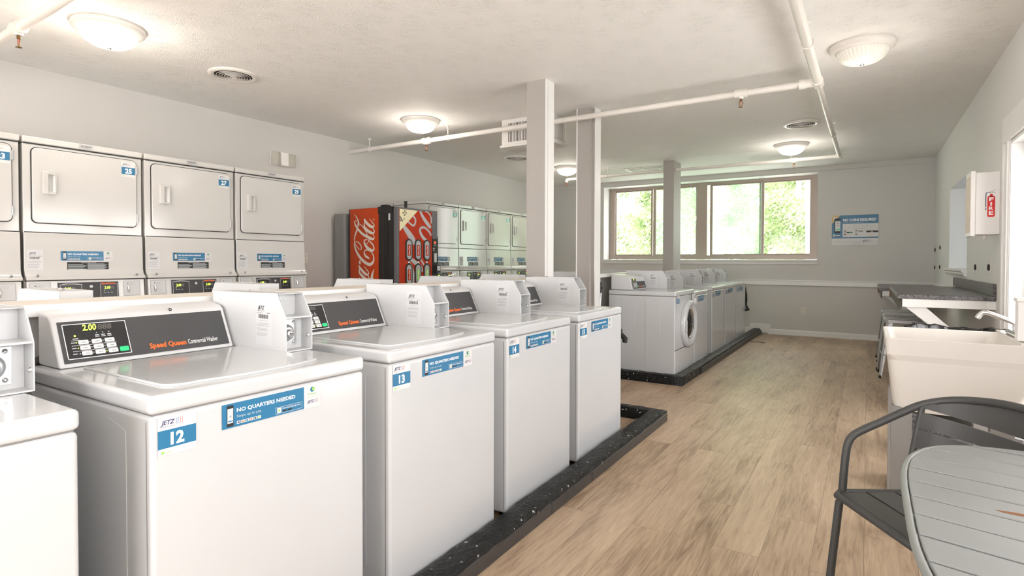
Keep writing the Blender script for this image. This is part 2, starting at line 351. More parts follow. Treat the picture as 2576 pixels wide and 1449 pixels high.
class Art:
    """flat printing on a face: origin o, unit axes U (right), V (up), N (out)"""
    def __init__(s, mb, o, U, V, N, lift=.0004): s.mb = mb; s.o = Vector(o); s.U = Vector(U).normalized(); s.V = Vector(V).normalized(); s.N = Vector(N).normalized(); s.k = lift
    def P(s, u, v, l): return s.o+s.U*u+s.V*v+s.N*(s.k*l)
    def poly(s, pts, m, l=1): s.mb.add([s.P(u, v, l) for u, v in pts], [tuple(range(len(pts)))], m); return s
    def rect(s, u0, v0, u1, v1, m, l=1): return s.poly([(u0, v0), (u1, v0), (u1, v1), (u0, v1)], m, l)
    def frame(s, u0, v0, u1, v1, t, m, l=1):
        s.rect(u0, v0, u1, v0+t, m, l); s.rect(u0, v1-t, u1, v1, m, l); s.rect(u0, v0, u0+t, v1, m, l); return s.rect(u1-t, v0, u1, v1, m, l)
    def disc(s, u, v, r, m, l=1, ry=None, n=16): return s.poly([(u+r*math.cos(2*PI*i/n), v+(ry or r)*math.sin(2*PI*i/n)) for i in range(n)], m, l)
    def rrect(s, u0, v0, u1, v1, r, m, l=1):
        p = []
        for cx, cy, a0 in ((u1-r, v0+r, -90), (u1-r, v1-r, 0), (u0+r, v1-r, 90), (u0+r, v0+r, 180)):
            for i in range(5): a = math.radians(a0+90*i/4); p.append((cx+r*math.cos(a), cy+r*math.sin(a)))
        return s.poly(p, m, l)
    def text(s, t, u, v, h, m, l=2, w=None, bold=0, shear=0, rot=0):
        vs, fs, asp = text_geo(t, bold, shear); W = w if w else asp*h
        c, sn = math.cos(rot), math.sin(rot)
        s.mb.add([s.P(u+(x*W)*c-(y*h)*sn, v+(x*W)*sn+(y*h)*c, l) for x, y in vs], fs, m); return s
    def stroke(s, pts, m, l=2, sub=5):
        """ribbon of varying width through (u, v, width)"""
        q = [pts[0]]+list(pts)+[pts[-1]]; P = []
        for i in range(1, len(q)-2):
            for k in range(sub):
                t = k/sub; P.append(tuple(.5*((2*q[i][j])+(-q[i-1][j]+q[i+1][j])*t+(2*q[i-1][j]-5*q[i][j]+4*q[i+1][j]-q[i+2][j])*t*t+(-q[i-1][j]+3*q[i][j]-3*q[i+1][j]+q[i+2][j])*t**3) for j in range(3)))
        P.append(pts[-1]); vs = []
        for i, p in enumerate(P):
            a = P[max(i-1, 0)]; b = P[min(i+1, len(P)-1)]; d = Vector((b[0]-a[0], b[1]-a[1])); d = d.normalized() if d.length else Vector((1, 0))
            w = max(p[2], .0002)/2; vs += [s.P(p[0]-d.y*w, p[1]+d.x*w, l), s.P(p[0]+d.y*w, p[1]-d.x*w, l)]
        s.mb.add(vs, [(2*i, 2*i+1, 2*i+3, 2*i+2) for i in range(len(P)-1)], m); return s

def thing(name, label, cat, loc=(0, 0, 0), rz=0, group=None):
    o = bpy.data.objects.new(name, None); COL.objects.link(o); o.location = loc; o.rotation_euler = (0, 0, rz)
    o.empty_display_size = .1; o['label'] = label; o['category'] = cat
    if group: o['group'] = group
    return o
def tag(o, label, cat, group=None):
    o['label'] = label; o['category'] = cat
    if group: o['group'] = group
    return o
def struct(o): o['kind'] = 'structure'; return o
def copy_tree(o, parent=None):
    c = o.copy(); COL.objects.link(c)
    if parent: c.parent = parent
    for ch in list(o.children): copy_tree(ch, c)
    return c
def rrpts(a0, b0, a1, b1, r, n=6):
    p = []
    for cx, cy, s0 in ((a1-r, b0+r, -90), (a1-r, b1-r, 0), (a0+r, b1-r, 90), (a0+r, b0+r, 180)):
        for i in range(n+1): a = math.radians(s0+90*i/n); p.append((cx+r*math.cos(a), cy+r*math.sin(a)))
    return p

# ------------------------------------------------------------------ room shell
CZ = 2.735; XR = .82; XL = -5.62; YB = 10.2; YN = -2.2
def wall_box(name, parts, m, label=None):
    b = MB()
    for a, c in parts: b.box(a, c, m)
    o = b.build(name); struct(o); return o
wall_box('floor', [((XL-.1, YN-.1, -.1), (XR+.5, YB+.5, 0))], 'floor')
wall_box('ceiling', [((XL-.1, YN-.1, CZ), (XR+.5, YB+.5, CZ+.1))], 'ceiling')
wall_box('wall_left', [((XL-.1, YN-.1, 0), (XL, YB+.1, CZ))], 'wall_paint')
# back wall with the long window opening
wx0, wx1, wz0, wz1 = -4.367, -.69, 1.243, 2.648
wall_box('wall_back', [((XL, YB, 0), (wx0, YB+.37, CZ)), ((wx1, YB, 0), (XR+.37, YB+.37, CZ)), ((wx0, YB, 0), (wx1, YB+.37, wz0)), ((wx0, YB, wz1), (wx1, YB+.37, CZ))], 'wall_paint_back')
wall_box('trim_1', [((XL, YB-.022, 2.66), (XR, YB, CZ))], 'wall_paint_back')
# right wall: doorway 2.78..5.065, niche window 7.03..8.46, near window -1.3..1.7
RW = .37
wall_box('wall_right', [((XR, 8.46, 0), (XR+RW, YB, CZ)), ((XR, 7.03, 0), (XR+RW, 8.46, 1.131)), ((XR, 7.03, 2.081), (XR+RW, 8.46, CZ)),
    ((XR, 5.065, 0), (XR+RW, 7.03, CZ)), ((XR, 2.8, 2.03), (XR+RW, 5.065, CZ)), ((XR, 1.7, 0), (XR+RW, 2.8, CZ)),
    ((XR, -1.3, 0), (XR+RW, 1.7, .9)), ((XR, -1.3, 2.1), (XR+RW, 1.7, CZ)), ((XR, YN, 0), (XR+RW, -1.3, CZ))], 'wall_paint_daylit')
wall_box('wall_near', [((XL, YN-.1, 0), (-5.0, YN, CZ)), ((.2, YN-.1, 0), (XR+.37, YN, CZ)), ((-5.0, YN-.1, 0), (.2, YN, .6)), ((-5.0, YN-.1, 2.3), (.2, YN, CZ))], 'wall_paint')

# window_1: bronze sliding window deep in the back wall
def s1(x): return x*1.0343
def sz(z): return 1.2+(z-1.2)*1.0343
YF = YB+.325
w1 = thing('window_1', None, 'window', (-2.55, YB, 1.243)); del w1['label']; del w1['category']; w1['kind'] = 'structure'
O = Vector(w1.location)
def wp(mb, name, par=w1, bevel=0):
    mb.v = [tuple(Vector(v)-O) for v in mb.v]; return mb.build(name, par, bevel=bevel, seg=1)
fx0, fx1, fz0, fz1 = -4.367, -.70, 1.250, 2.648
b = MB()
za, zb = sz(1.318), sz(2.55)
b.box((fx0, YF-.04, fz0), (fx1, YF+.04, za), 'bronze_aluminium').box((fx0, YF-.04, zb), (fx1, YF+.04, fz1-.007), 'bronze_aluminium')
b.box((fx0+.007, YF-.04, za), (s1(-4.11), YF+.04, zb), 'bronze_aluminium').box((s1(-.772), YF-.04, za), (fx1, YF+.04, zb), 'bronze_aluminium')
b.box((s1(-2.535), YF-.045, za), (s1(-2.391), YF+.04, zb), 'bronze_aluminium')
wp(b, 'window_frame')
def sash(x0, x1, y, t, glass):
    b = MB(); z0, z1 = sz(1.305), sz(2.56)
    b.box((x0, y-.012, z0), (x0+t, y+.012, z1), 'bronze_aluminium').box((x1-t, y-.012, z0), (x1, y+.012, z1), 'bronze_aluminium')
    b.box((x0, y-.012, z0), (x1, y+.012, z0+.035), 'bronze_aluminium').box((x0, y-.012, z1-.035), (x1, y+.012, z1), 'bronze_aluminium')
    f = wp(b, 'sash')
    g = MB().box((x0+t, y-.002, z0+.03), (x1-t, y+.002, z1-.03), glass); g.v = [tuple(Vector(v)-O) for v in g.v]; g.build('glass_pane', f)
    return f
sash(s1(-4.13), s1(-3.38), YF+.02, .035, 'window_glass')
sash(s1(-3.36), s1(-2.53), YF-.01, .05, 'screen_glass')
sash(s1(-2.60), s1(-2.56), YF+.03, .012, 'window_glass')
sash(s1(-2.345), s1(-1.47), YF-.01, .045, 'screen_glass')
sash(s1(-1.55), s1(-.765), YF+.02, .03, 'window_glass')
b = MB(); b.box((wx0, YB, wz0-.02), (wx1, YB+.28, wz0+.002), 'trim_white').box((wx0, YB, wz0), (wx0+.006, YB+.28, wz1), 'trim_white').box((wx0, YB, wz1-.006), (wx1, YB+.28, wz1), 'trim_white')
wp(b, 'reveal_lining')
b = MB(); b.prism([(YB-.055, wz0+.002), (YB, wz0+.002), (YB, wz0-.075), (YB-.02, wz0-.075), (YB-.03, wz0-.03), (YB-.055, wz0-.02)], 0, wx0-.01, wx1+.01, 'trim_white')
wp(b, 'window_sill')
# window_2 (small, deep) and window_3 (near, beside the camera) in the right wall
def side_window(name, y0, y1, z0, z1, depth, sill=True, glass='window_glass'):
    w = thing(name, None, 'window', (XR, y0, z0)); del w['label']; del w['category']; w['kind'] = 'structure'; o = Vector(w.location)
    def loc(mb): mb.v = [tuple(Vector(v)-o) for v in mb.v]; return mb
    X = XR+depth
    b = MB(); b.box((XR, y0, z1-.005), (X, y1, z1), 'trim_white').box((XR, y1-.005, z0), (X, y1, z1), 'trim_white').box((XR, y0, z0), (X, y0+.005, z1), 'trim_white').box((XR, y0, z0-.02), (X, y1, z0+.003), 'trim_white')
    loc(b).build('reveal_lining', w)
    b = MB(); t = .045
    b.box((X-.05, y0, z0), (X, y1, z0+t), 'trim_white').box((X-.05, y0, z1-t), (X, y1, z1), 'trim_white').box((X-.05, y0, z0), (X, y0+t, z1), 'trim_white').box((X-.05, y1-t, z0), (X, y1, z1), 'trim_white')
    f = loc(b).build('window_frame', w)
    loc(MB().box((X-.02, y0+t, z0+t), (X-.015, y1-t, z1-t), glass)).build('glass_pane', f)
    if sill:
        b = MB(); b.prism([(XR+.02, z0+.003), (XR-.05, z0+.003), (XR-.05, z0-.018), (XR-.035, z0-.03), (XR-.035, z0-.045), (XR-.02, z0-.07), (XR, z0-.07), (XR+.02, z0-.02)], 1, y0-.03, y1+.03, 'trim_white')
        loc(b).build('window_sill', w)
    return w
side_window('window_2', 7.03, 8.46, 1.131, 2.081, .36, True, 'dimming_glass')
side_window('window_3', -1.3, 1.7, .9, 2.1, .2, False)
w4 = thing('window_4', None, 'window', (-5, YN, .6)); del w4['label']; del w4['category']; w4['kind'] = 'structure'
b = MB()
for x in (0, 1.3, 2.6, 3.9, 5.15): b.box((x, -.08, 0), (x+.05, -.03, 1.7), 'bronze_aluminium')
b.box((0, -.08, 0), (5.2, -.03, .05), 'bronze_aluminium').box((0, -.08, 1.65), (5.2, -.03, 1.7), 'bronze_aluminium')
f = b.build('window_frame', w4); MB().box((.03, -.06, .03), (5.17, -.055, 1.67), 'window_glass').build('glass_pane', f)
# door_1: glazed door in the right wall
d1 = thing('door_1', None, 'door', (XR, 5.065, 0)); del d1['label']; del d1['category']; d1['kind'] = 'structure'; o = Vector(d1.location)
def dl(mb): mb.v = [tuple(Vector(v)-o) for v in mb.v]; return mb
b = MB()
for (a, c) in (((5.060, 0), (5.235, 2.095)),):
    for t0, t1, p in ((0, .03, .024), (.03, .12, .014), (.12, .150, .020), (.150, .168, .011)):
        b.box((XR-p, 5.232-t1, 0), (XR, 5.232-t0, 2.03+.18-t0), 'trim_white')
        b.box((XR-p, 2.62, 2.03+.005), (XR, 5.232-t0, 2.03+.18-t0), 'trim_white') if t0 == 0 else b.box((XR-p, 2.62, 2.03+.18-t1), (XR, 5.232-t0, 2.03+.18-t0), 'trim_white')
b.box((XR-.026, 2.62, 0), (XR, 2.8, 2.2), 'trim_white')
dl(b).build('door_casing', d1)
b = MB(); b.box((XR-.005, 5.047, 0), (XR+.37, 5.065, 2.03), 'trim_white').box((XR-.005, 2.8, 2.01), (XR+.37, 5.065, 2.03), 'trim_white').box((XR-.005, 2.8, 0), (XR+.37, 2.82, 2.03), 'trim_white')
dl(b).build('door_jamb', d1)
b = MB(); X = XR+.09
for y in (4.982, 4.02, 3.96, 2.82): b.box((X, y, 0), (X+.04, y+.065, 2.01), 'trim_white')
for z, h in ((0, .12), (.97, .04), (1.94, .07)): b.box((X, 2.82, z), (X+.04, 5.047, z+h), 'trim_white')
f = dl(b).build('door_leaf', d1)
dl(MB().box((X+.015, 2.85, .1), (X+.02, 5.00, 1.96), 'window_glass')).build('glass_pane', f)
# chair rail, baseboards
b = MB().box((XL, YB-.03, .82), (XR, YB, .90), 'trim_white').box((XR-.03, 7.9, .82), (XR, YB, .90), 'trim_white'); b.box((XL, YB-.04, .89), (XR, YB, .905), 'trim_white')
struct(b.build('trim_2', bevel=.004, seg=1))
b = MB().prism([(YB, 0), (YB-.016, 0), (YB-.016, .07), (YB-.01, .088), (YB, .088)], 0, -1.40, XR, 'trim_white')
b.box((-1.68, YB-.018, .02), (-1.36, YB, .165), 'trim_white').box((-1.40, YB-.017, 0), (-1.38, YB, .165), 'trim_white'); b.box((XL, YB-.016, 0), (-1.68, YB, .10), 'trim_white')
struct(b.build('baseboard_back'))
struct(MB().box((XR-.016, 5.24, 0), (XR, YB, .09), 'trim_white').build('baseboard_right'))
struct(MB().box((XL, YN, 0), (XL+.016, YB, .09), 'trim_white').build('baseboard_left'))

# pillars
def pillar(x0, y0, x1, y1, strips, z0=0):
    b = MB().box((x0, y0, z0), (x1, y1, CZ), 'pillar_paint')
    for a, c in strips: b.box((*a, z0), (*c, CZ), 'trim_white')
    return b
p = thing('support_column', 'greige square column nearest the camera, rising from the middle partition', 'column', (-2.39, 4.2, 0), 0, 'square support columns')
b = MB().box((-.09, -.07, 0), (.09, .055, CZ), 'pillar_paint'); b.build('column_shaft', p)
MB().box((.09, -.068, 0), (.094, -.035, CZ), 'trim_white').box((.09, -.030, 0), (.096, .075, CZ), 'trim_white').build('white_trim_boards', p)
p = thing('support_column', 'second greige column, grooved and edged with white boards, behind the first', 'column', (-2.40, 5.2, 0), 0, 'square support columns')
MB().box((-.08, -.08, 0), (.055, .05, CZ), 'pillar_paint').box((.055, -.03, 0), (.09, .05, CZ), 'pillar_paint').build('column_shaft', p)
MB().box((-.088, -.086, 0), (-.078, -.05, CZ), 'trim_white').box((.09, -.035, 0), (.10, .09, CZ), 'trim_white').build('white_trim_boards', p)
p = thing('support_column', 'plain grey column standing in front of the long back window', 'column', (-2.56, 8.6, 0), 0, 'square support columns')
MB().box((-.083, -.15, 0), (.077, .22, CZ), 'pillar_paint').build('column_shaft', p)

# middle partitions with shelf tops
def partition(name, x0, x1, y0, y1, label, zt=1.065):
    t = thing(name, label, 'partition', ((x0+x1)/2, y0, 0)); o = Vector(t.location)
    b = MB().box((x0+.11, y0, 0), (x1-.09, y1, zt-.03), 'wall_paint'); b.v = [tuple(Vector(v)-o) for v in b.v]; b.build('partition_wall', t)
    b = MB().box((x0, y0, zt-.032), (x1-.006, y1, zt), 'shelf_top').box((x1-.006, y0, zt-.036), (x1, y1, zt+.001), 'trim_white')
    b.v = [tuple(Vector(v)-o) for v in b.v]; b.build('shelf_board', t, bevel=.003, seg=2)
    return t
partition('low_partition', -2.40, -2.115, -.9, 4.07, 'low pipe partition with a long shelf top behind the near washers')
t = partition('low_partition', -2.55, -2.36, 5.30, 9.6, 'low partition with white shelf top behind the far washer row', 1.07)
# ------------------------------------------------------------------ kerbs
def kerb_mesh(path, w, h, seed):
    """path of (x, y) centre line points, wobbling painted concrete"""
    rnd = random.Random(seed); b = MB(); pts = []
    for (x0, y0), (x1, y1) in zip(path, path[1:]):
        n = max(2, int(math.hypot(x1-x0, y1-y0)/.06))
        for i in range(n): pts.append((x0+(x1-x0)*i/n, y0+(y1-y0)*i/n))
    pts.append(path[-1]); prof = [(-.5, 0), (-.5, .8), (-.44, .97), (-.2, 1), (0, 1.01), (.2, 1), (.42, .97), (.5, .86), (.5, 0)]
    vs = []; N = len(prof)
    for i, p in enumerate(pts):
        a = Vector(pts[max(i-1, 0)]); c = Vector(pts[min(i+1, len(pts)-1)]); d = (c-a).normalized(); n = Vector((d.y, -d.x))
        if 0 < i < len(pts)-1:
            e = (Vector(pts[i])-a).normalized(); g = (c-Vector(pts[i])).normalized(); k = 1/max(.5, math.cos(e.angle(g, 0)/2))
        else: k = 1
        for q, z in prof:
            j = rnd.uniform(-.003, .003) if z > .1 else 0
            vs.append((p[0]+n.x*q*w*k+j, p[1]+n.y*q*w*k+j, z*h+(rnd.uniform(-.0035, .0035) if z > .1 else 0)))
    fs = [(i*N+k, i*N+k+1, (i+1)*N+k+1, (i+1)*N+k) for i in range(len(pts)-1) for k in range(N-1)]
    b.add(vs, fs, 'black_kerb_paint', True); b.add(vs[:N], [tuple(range(N))], 'black_kerb_paint'); b.add(vs[-N:], [tuple(range(N))[::-1]], 'black_kerb_paint')
    return b
t = thing('concrete_kerb', 'black painted kerb along the floor in front of washers 11 to 15', 'kerb', (-1.3, 1, 0), 0, 'black painted kerbs')
o = Vector(t.location)
b = kerb_mesh([(-1.283, -.9), (-1.306, 1.6), (-1.329, 4.145), (-2.45, 4.145)], .115, .08, 3); b.v = [tuple(Vector(v)-o) for v in b.v]; b.build('painted_concrete', t)
b = MB()
for y0, y1 in ((-.9, .35), (.355, 1.56), (1.565, 2.32), (2.325, 2.79), (2.795, 4.19)):
    xa = -1.222-.0088*(y0+.9); xb = -1.222-.0088*(y1+.9)
    b.add([(xa, y0, 0), (xb, y1, 0), (xb, y1, .055), (xa, y0, .055), (xa-.012, y0, .06), (xb-.012, y1, .06), (xa-.02, y0, 0), (xb-.02, y1, 0)], [(0, 1, 2, 3), (3, 2, 5, 4), (1, 7, 5, 2), (0, 3, 4, 6)], 'cove_vinyl')
b.v = [tuple(Vector(v)-o) for v in b.v]; b.build('vinyl_cove_strip', t)
t = thing('concrete_kerb', 'black painted kerb around the far washer row under the window', 'kerb', (-1.56, 5.4, 0), 0, 'black painted kerbs')
o = Vector(t.location)
b = kerb_mesh([(-2.30, 5.475), (-1.555, 5.475), (-1.565, 10.15)], .115, .09, 5); b.v = [tuple(Vector(v)-o) for v in b.v]; b.build('painted_concrete', t)
b = MB()
for y0, y1 in ((6.15, 7.8), (7.805, 10.15)): b.box((-1.51, y0, 0), (-1.490, y1, .062), 'cove_vinyl')
b.v = [tuple(Vector(v)-o) for v in b.v]; b.build('vinyl_cove_strip', t)

# ------------------------------------------------------------------ stickers
def jetz(A, u, v, w, ink='ink_navy', l=3, tiny=False):
    h = w*.19
    A.text('JETZ', u, v, h, ink, l, w=w*.62, bold=.02, shear=.3)
    if not tiny: A.text('S E R V I C E', u-.0*w, v-h*.62, h*.28, ink, l, w=w*.6)
    for i in range(4):
        for k in range(2): A.rect(u+w*(.66+.08*k), v+h*(-.25+.38*i), u+w*(.71+.08*k), v+h*(-.12+.38*i), 'sticker_blue' if ink == 'ink_navy' else 'ink_lightgrey', l)
    for k in range(2): A.stroke([(u+w*(.86+.08*k+.012*(-1)**i), v+h*(-.3+.26*i), w*.018) for i in range(7)], 'ink_red' if ink == 'ink_navy' else 'ink_lightgrey', l, 2)
def number_art(A, u, v, num, blue='sticker_blue', w=.087, h=.09, fs=1):
    A.rrect(u, v, u+w, v+h, .003, 'paper', 1)
    A.rect(u, v+h*.18, u+w, v+h*.65, blue, 2)
    jetz(A, u+w*.07, v+h*.79, w*.6)
    vs = text_geo(num, .02, 0)[2]; hh = h*.30; W = min(vs*hh, w*.8)
    A.text(num, u+w*.5-W/2, v+h*.26, hh, 'ink_white', 3, w=W, bold=.04)
    A.disc(u+w*.12, v+h*.08, w*.04, 'ink_green', 3); A.text('PayRange', u+w*.18, v+h*.06, h*.035, 'ink_green', 3)
def pay_art(A, u, v, w=.245, h=.062, side=.058):
    A.rect(u, v, u+w, v+h, 'sticker_blue', 2)
    A.rrect(u+w+.0002, v-.002, u+w+side, v+h+.001, .002, 'paper_translucent', 1)
    A.rrect(u+w*.05, v+h*.06, u+w*.125, v+h*.93, .003, 'ink_black', 3); A.rect(u+w*.057, v+h*.2, u+w*.118, v+h*.8, 'paper', 4); A.rect(u+w*.057, v+h*.68, u+w*.118, v+h*.8, 'ink_lightgrey', 5)
    A.disc(u+w*.088, v+h*.48, w*.012, 'ink_grey', 5); A.rect(u+w*.062, v+h*.26, u+w*.113, v+h*.31, 'sticker_blue', 5)
    A.text('NO QUARTERS NEEDED', u+w*.16, v+h*.60, h*.155, 'ink_white', 3, w=w*.72, bold=.025)
    A.text('Swipe up to pay.', u+w*.16, v+h*.37, h*.11, 'ink_lightgrey', 3, w=w*.29)
    for i, c in enumerate(('ink_navy', 'ink_orange', 'sticker_blue', 'ink_orange', 'ink_black', 'ink_green')):
        a = u+w*(.16+.048*i); A.rect(a, v+h*.10, a+w*.04, v+h*.22, 'paper', 3); A.rect(a+w*.008, v+h*.13, a+w*.03, v+h*.19, c, 4)
    A.frame(u+w*.62, v+h*.07, u+w*.97, v+h*.36, .0006, 'ink_white', 3); A.rrect(u+w*.64, v+h*.11, u+w*.695, v+h*.33, .001, 'paper', 3); A.disc(u+w*.667, v+h*.22, w*.014, 'ink_green', 4)
    A.text('Download PayRange now!', u+w*.71, v+h*.24, h*.075, 'ink_white', 3, w=w*.24); A.rect(u+w*.71, v+h*.12, u+w*.76, v+h*.19, 'ink_black', 3); A.rect(u+w*.775, v+h*.12, u+w*.83, v+h*.19, 'ink_black', 3)
    s = u+w; A.disc(s+side*.5, v+h*.82, side*.13, 'sticker_blue', 2); A.disc(s+side*.56, v+h*.84, side*.09, 'ink_green', 3)
    A.text('PayRange', s+side*.2, v+h*.58, h*.09, 'ink_green', 3, w=side*.55); A.rect(s+.003, v+h*.46, s+side-.003, v+h*.47, 'ink_gold', 3)
    jetz(A, s+side*.18, v+h*.2, side*.7, tiny=True)
def id_art(A, u, v, w=.09, h=.15, rnd=random.Random(4)):
    """paper slip with a bar code and fine print"""
    A.rect(u, v, u+w, v+h, 'paper_translucent', 1)
    jetz(A, u+w*.14, v+h*.80, w*.7, 'ink_black')
    A.rect(u+w*.1, v+h*.93, u+w*.85, v+h*.94, 'ink_lightgrey', 2)
    A.text('EQUIPMENT ID', u+w*.05, v+h*.70, h*.026, 'ink_grey', 2, w=w*.42); A.text('20868', u+w*.7, v+h*.70, h*.03, 'ink_black', 2, w=w*.2)
    x = u+w*.18
    while x < u+w*.78:
        t = rnd.choice((.001, .0015, .0025)); A.rect(x, v+h*.59, x+t, v+h*.68, 'ink_black', 2); x += t+rnd.choice((.001, .0018))
    A.text('TO REPORT A PROBLEM', u+w*.25, v+h*.53, h*.02, 'ink_grey', 2, w=w*.5)
    for z, n in ((.47, 3), (.36, 3), (.25, 3), (.12, 4)):
        for k in range(n): A.rect(u+w*.06, v+h*(z-.026*k), u+w*(.9-rnd.random()*.2 if z != .25 else .72), v+h*(z-.026*k+.008), 'ink_lightgrey' if z < .2 else 'ink_grey', 2)

# ------------------------------------------------------------------ top-loading washer
# local frame: +x is the front, y runs along the row (0 .. W), z up from the floor
W = .65
def build_console(root, y0, y1, deck, xf=-.553, xt=-.623, back=-.70, h=.148, display=True, name='control_console'):
    b = MB(); b.prism([(xf, deck+.001), (xt+.006, deck+h-.012), (xt-.012, deck+h), (back, deck+h+.012), (back, deck+.001)], 1, y0, y1, 'console_plastic')
    c = b.build(name, root, bevel=.006, seg=3)
    n = Vector((h, 0, -(xt-xf))).normalized(); V = Vector((xt-xf, 0, h)).normalized(); L = math.hypot(h, xt-xf); w = y1-y0
    b = MB(); A = Art(b, (xf, y0, deck), (0, 1, 0), V, n, .0006)
    yl, yr = .014, w-.014; b0, b1 = L*.085, L*.865
    b.add([A.P(yl, b0, 3), A.P(yr, b0, 3), A.P(yr, b1, 3), A.P(yl, b1, 3)], [(0, 1, 2, 3)], 'dark_panel')
    A.disc(w*.64, L*.985-.004, .0055, 'black_gap', 8); A.disc(w*.64, L*.985-.004, .003, 'steel_grey', 9)
    x0, x1 = .024, .024+.168*w/.525; q0, q1 = L*.15, L*.81
    A.frame(x0, q0, x1, q1, .0022, 'ink_white', 5)
    A.rect(x0+.0022, q0+.0022, x1-.0022, q1-.0022, 'black_panel', 4)
    A.text('2.00', x0+.049, L*.67, L*.115, 'led', 6, w=.036, shear=.12, bold=.02); A.text('888', x0+.088, L*.67, L*.10, 'led_off', 6, w=.038, shear=.1, bold=.02)
    A.disc(x0+.027, L*.58, .0028, 'led', 6); A.rect(x0+.020, L*.52, x0+.034, L*.53, 'ink_white', 6); A.rect(x0+.016, L*.49, x0+.038, L*.495, 'ink_white', 6)
    for k in range(3): A.rect(x0+.078+.016*k, L*.555, x0+.088+.016*k, L*.575, 'ink_lightgrey', 6); A.rect(x0+.078+.016*k, L*.53, x0+.089+.016*k, L*.54, 'ink_white', 6); A.disc(x0+.083+.016*k, L*.61, .0016, 'ink_lightgrey', 6)
    for r in range(3):
        for k in range(3):
            a = x0+.032+.034*k+.002*r; v = L*(.20+.105*(2-r)); A.rrect(a, v, a+.026, v+L*.08, .003, 'button_white', 6); A.rect(a+.009, v+L*.03, a+.02, v+L*.045, 'ink_grey', 7); A.disc(a-.0045, v+L*.04, .0016, 'led' if k == 0 and r < 2 or (r == 2 and k == 2) else 'ink_lightgrey', 6)
        if r < 2: A.rect(x0+.015, L*(.20+.105*(2-r))-L*.018, x0+.13, L*(.20+.105*(2-r))-L*.012, 'ink_white', 6)
        A.rect(x0+.014, L*(.235+.105*(2-r)), x0+.025, L*(.25+.105*(2-r)), 'ink_lightgrey', 6)
    A.rrect(x0+.135, L*.20, x0+.160, L*.29, .003, 'button_green', 6)
    s = w/.525
    A.text('Speed Queen', .246*s, L*.185, L*.10, 'ink_orange', 6, w=.116*s, bold=.035); A.text('Commercial Washer', .368*s, L*.185, L*.10, 'ink_white', 6, w=.104*s, bold=.005)
    b.build('control_panel', c)
    return c
def build_coin_box(root, ya, yb, deck, xf=-.269, back=-.70, name='coin_box'):
    zt = deck+.197; zm = deck+.116; xm = xf-.05
    prof = [(back, deck+.001), (xf, deck+.001), (xf, zm), (xm, zt), (back, zt)]
    b = MB(); b.prism(prof, 1, ya, ya+.003, 'coin_box_paint').prism(prof, 1, yb-.003, yb, 'coin_box_paint')
    xr = xf-.055
    b.prism([(back+.001, deck+.001), (xr, deck+.001), (xr, zm), (xr-.035, zm), (xr-.035, zt-.001), (back+.001, zt-.001)], 1, ya+.003, yb-.003, 'coin_box_paint')
    b.box((xr-.04, ya+.003, zt-.003), (xm, yb-.003, zt), 'coin_box_paint').box((xr, ya+.003, deck+.001), (xf-.001, yb-.003, deck+.005), 'coin_box_paint')
    b.box((xr-.035, ya+.003, zm-.002), (xf-.001, yb-.003, zm+.003), 'coin_box_paint')
    c = b.build(name, root, bevel=.001, seg=2)
    ym = (ya+yb)/2
    b = MB(); b.box((xr, ya+.006, deck+.018), (xr+.004, yb-.028, zm-.010), 'zinc'); b.lathe([(0, .016), (.020, .016), (.027, .011), (.030, .004)], (xr, ya+.038, deck+.060), 0, 'zinc', 24)
    b.lathe([(0, .030), (.012, .030), (.014, .027), (.014, .015)], (xr, ya+.038, deck+.060), 0, 'chrome', 20); b.box((xr+.0305, ya+.032, deck+.0585), (xr+.031, ya+.044, deck+.0615), 'black_gap')
    for dy, dz in ((.010, .028), (.064, .028), (.010, .096), (.064, .096)): b.lathe([(0, .009), (.004, .008), (.006, .004)], (xr, ya+dy+.002, deck+dz), 0, 'chrome', 12)
    b.build('lock_plate', c)
    b = MB(); b.box((xr-.034, ya+.012, zm+.012), (xr-.033, ya+.020, zt-.012), 'black_gap'); b.tube([(xr-.02, ya+.016, zm+.03), (xr-.025, ya+.016, zt-.05)], .003, 'chrome', 8)
    b.lathe([(0, -.006), (.006, -.005), (.007, 0)], (xf-.018, yb-.003, deck+.05), 1, 'chrome', 12)
    A = Art(b, (xr-.0349, ya, zm), (0, 1, 0), (0, 0, 1), (1, 0, 0)); A.disc(.055, .055, .013, 'ink_lightgrey', 1, .007); A.disc(.055, .055, .012, 'coin_box_paint', 2, .006); A.text('25c', .049, .052, .005, 'ink_grey', 3)
    b.build('coin_slot', c)
    b = MB(); A = Art(b, (back, ya, deck), (1, 0, 0), (0, 0, 1), (0, -1, 0)); id_art(A, .265, .020, .088, .152)
    b.build('id_sticker', c)
    b = MB(); b.box((back+.03, ya-.002, zt-.034), (back+.052, ya+.001, zt-.026), 'coin_box_paint'); b.lathe([(0, .006), (.008, .005), (.012, 0)], (back+.14, ym, zt), 2, 'chrome', 14); b.build('cover_fastener', c)
    return c
def cabinet_mesh(depth=.70, top=.845, panels=True):
    b = MB(); b.box((-depth+.01, .003, .03), (-.001, W-.003, top), 'white_enamel')
    return b
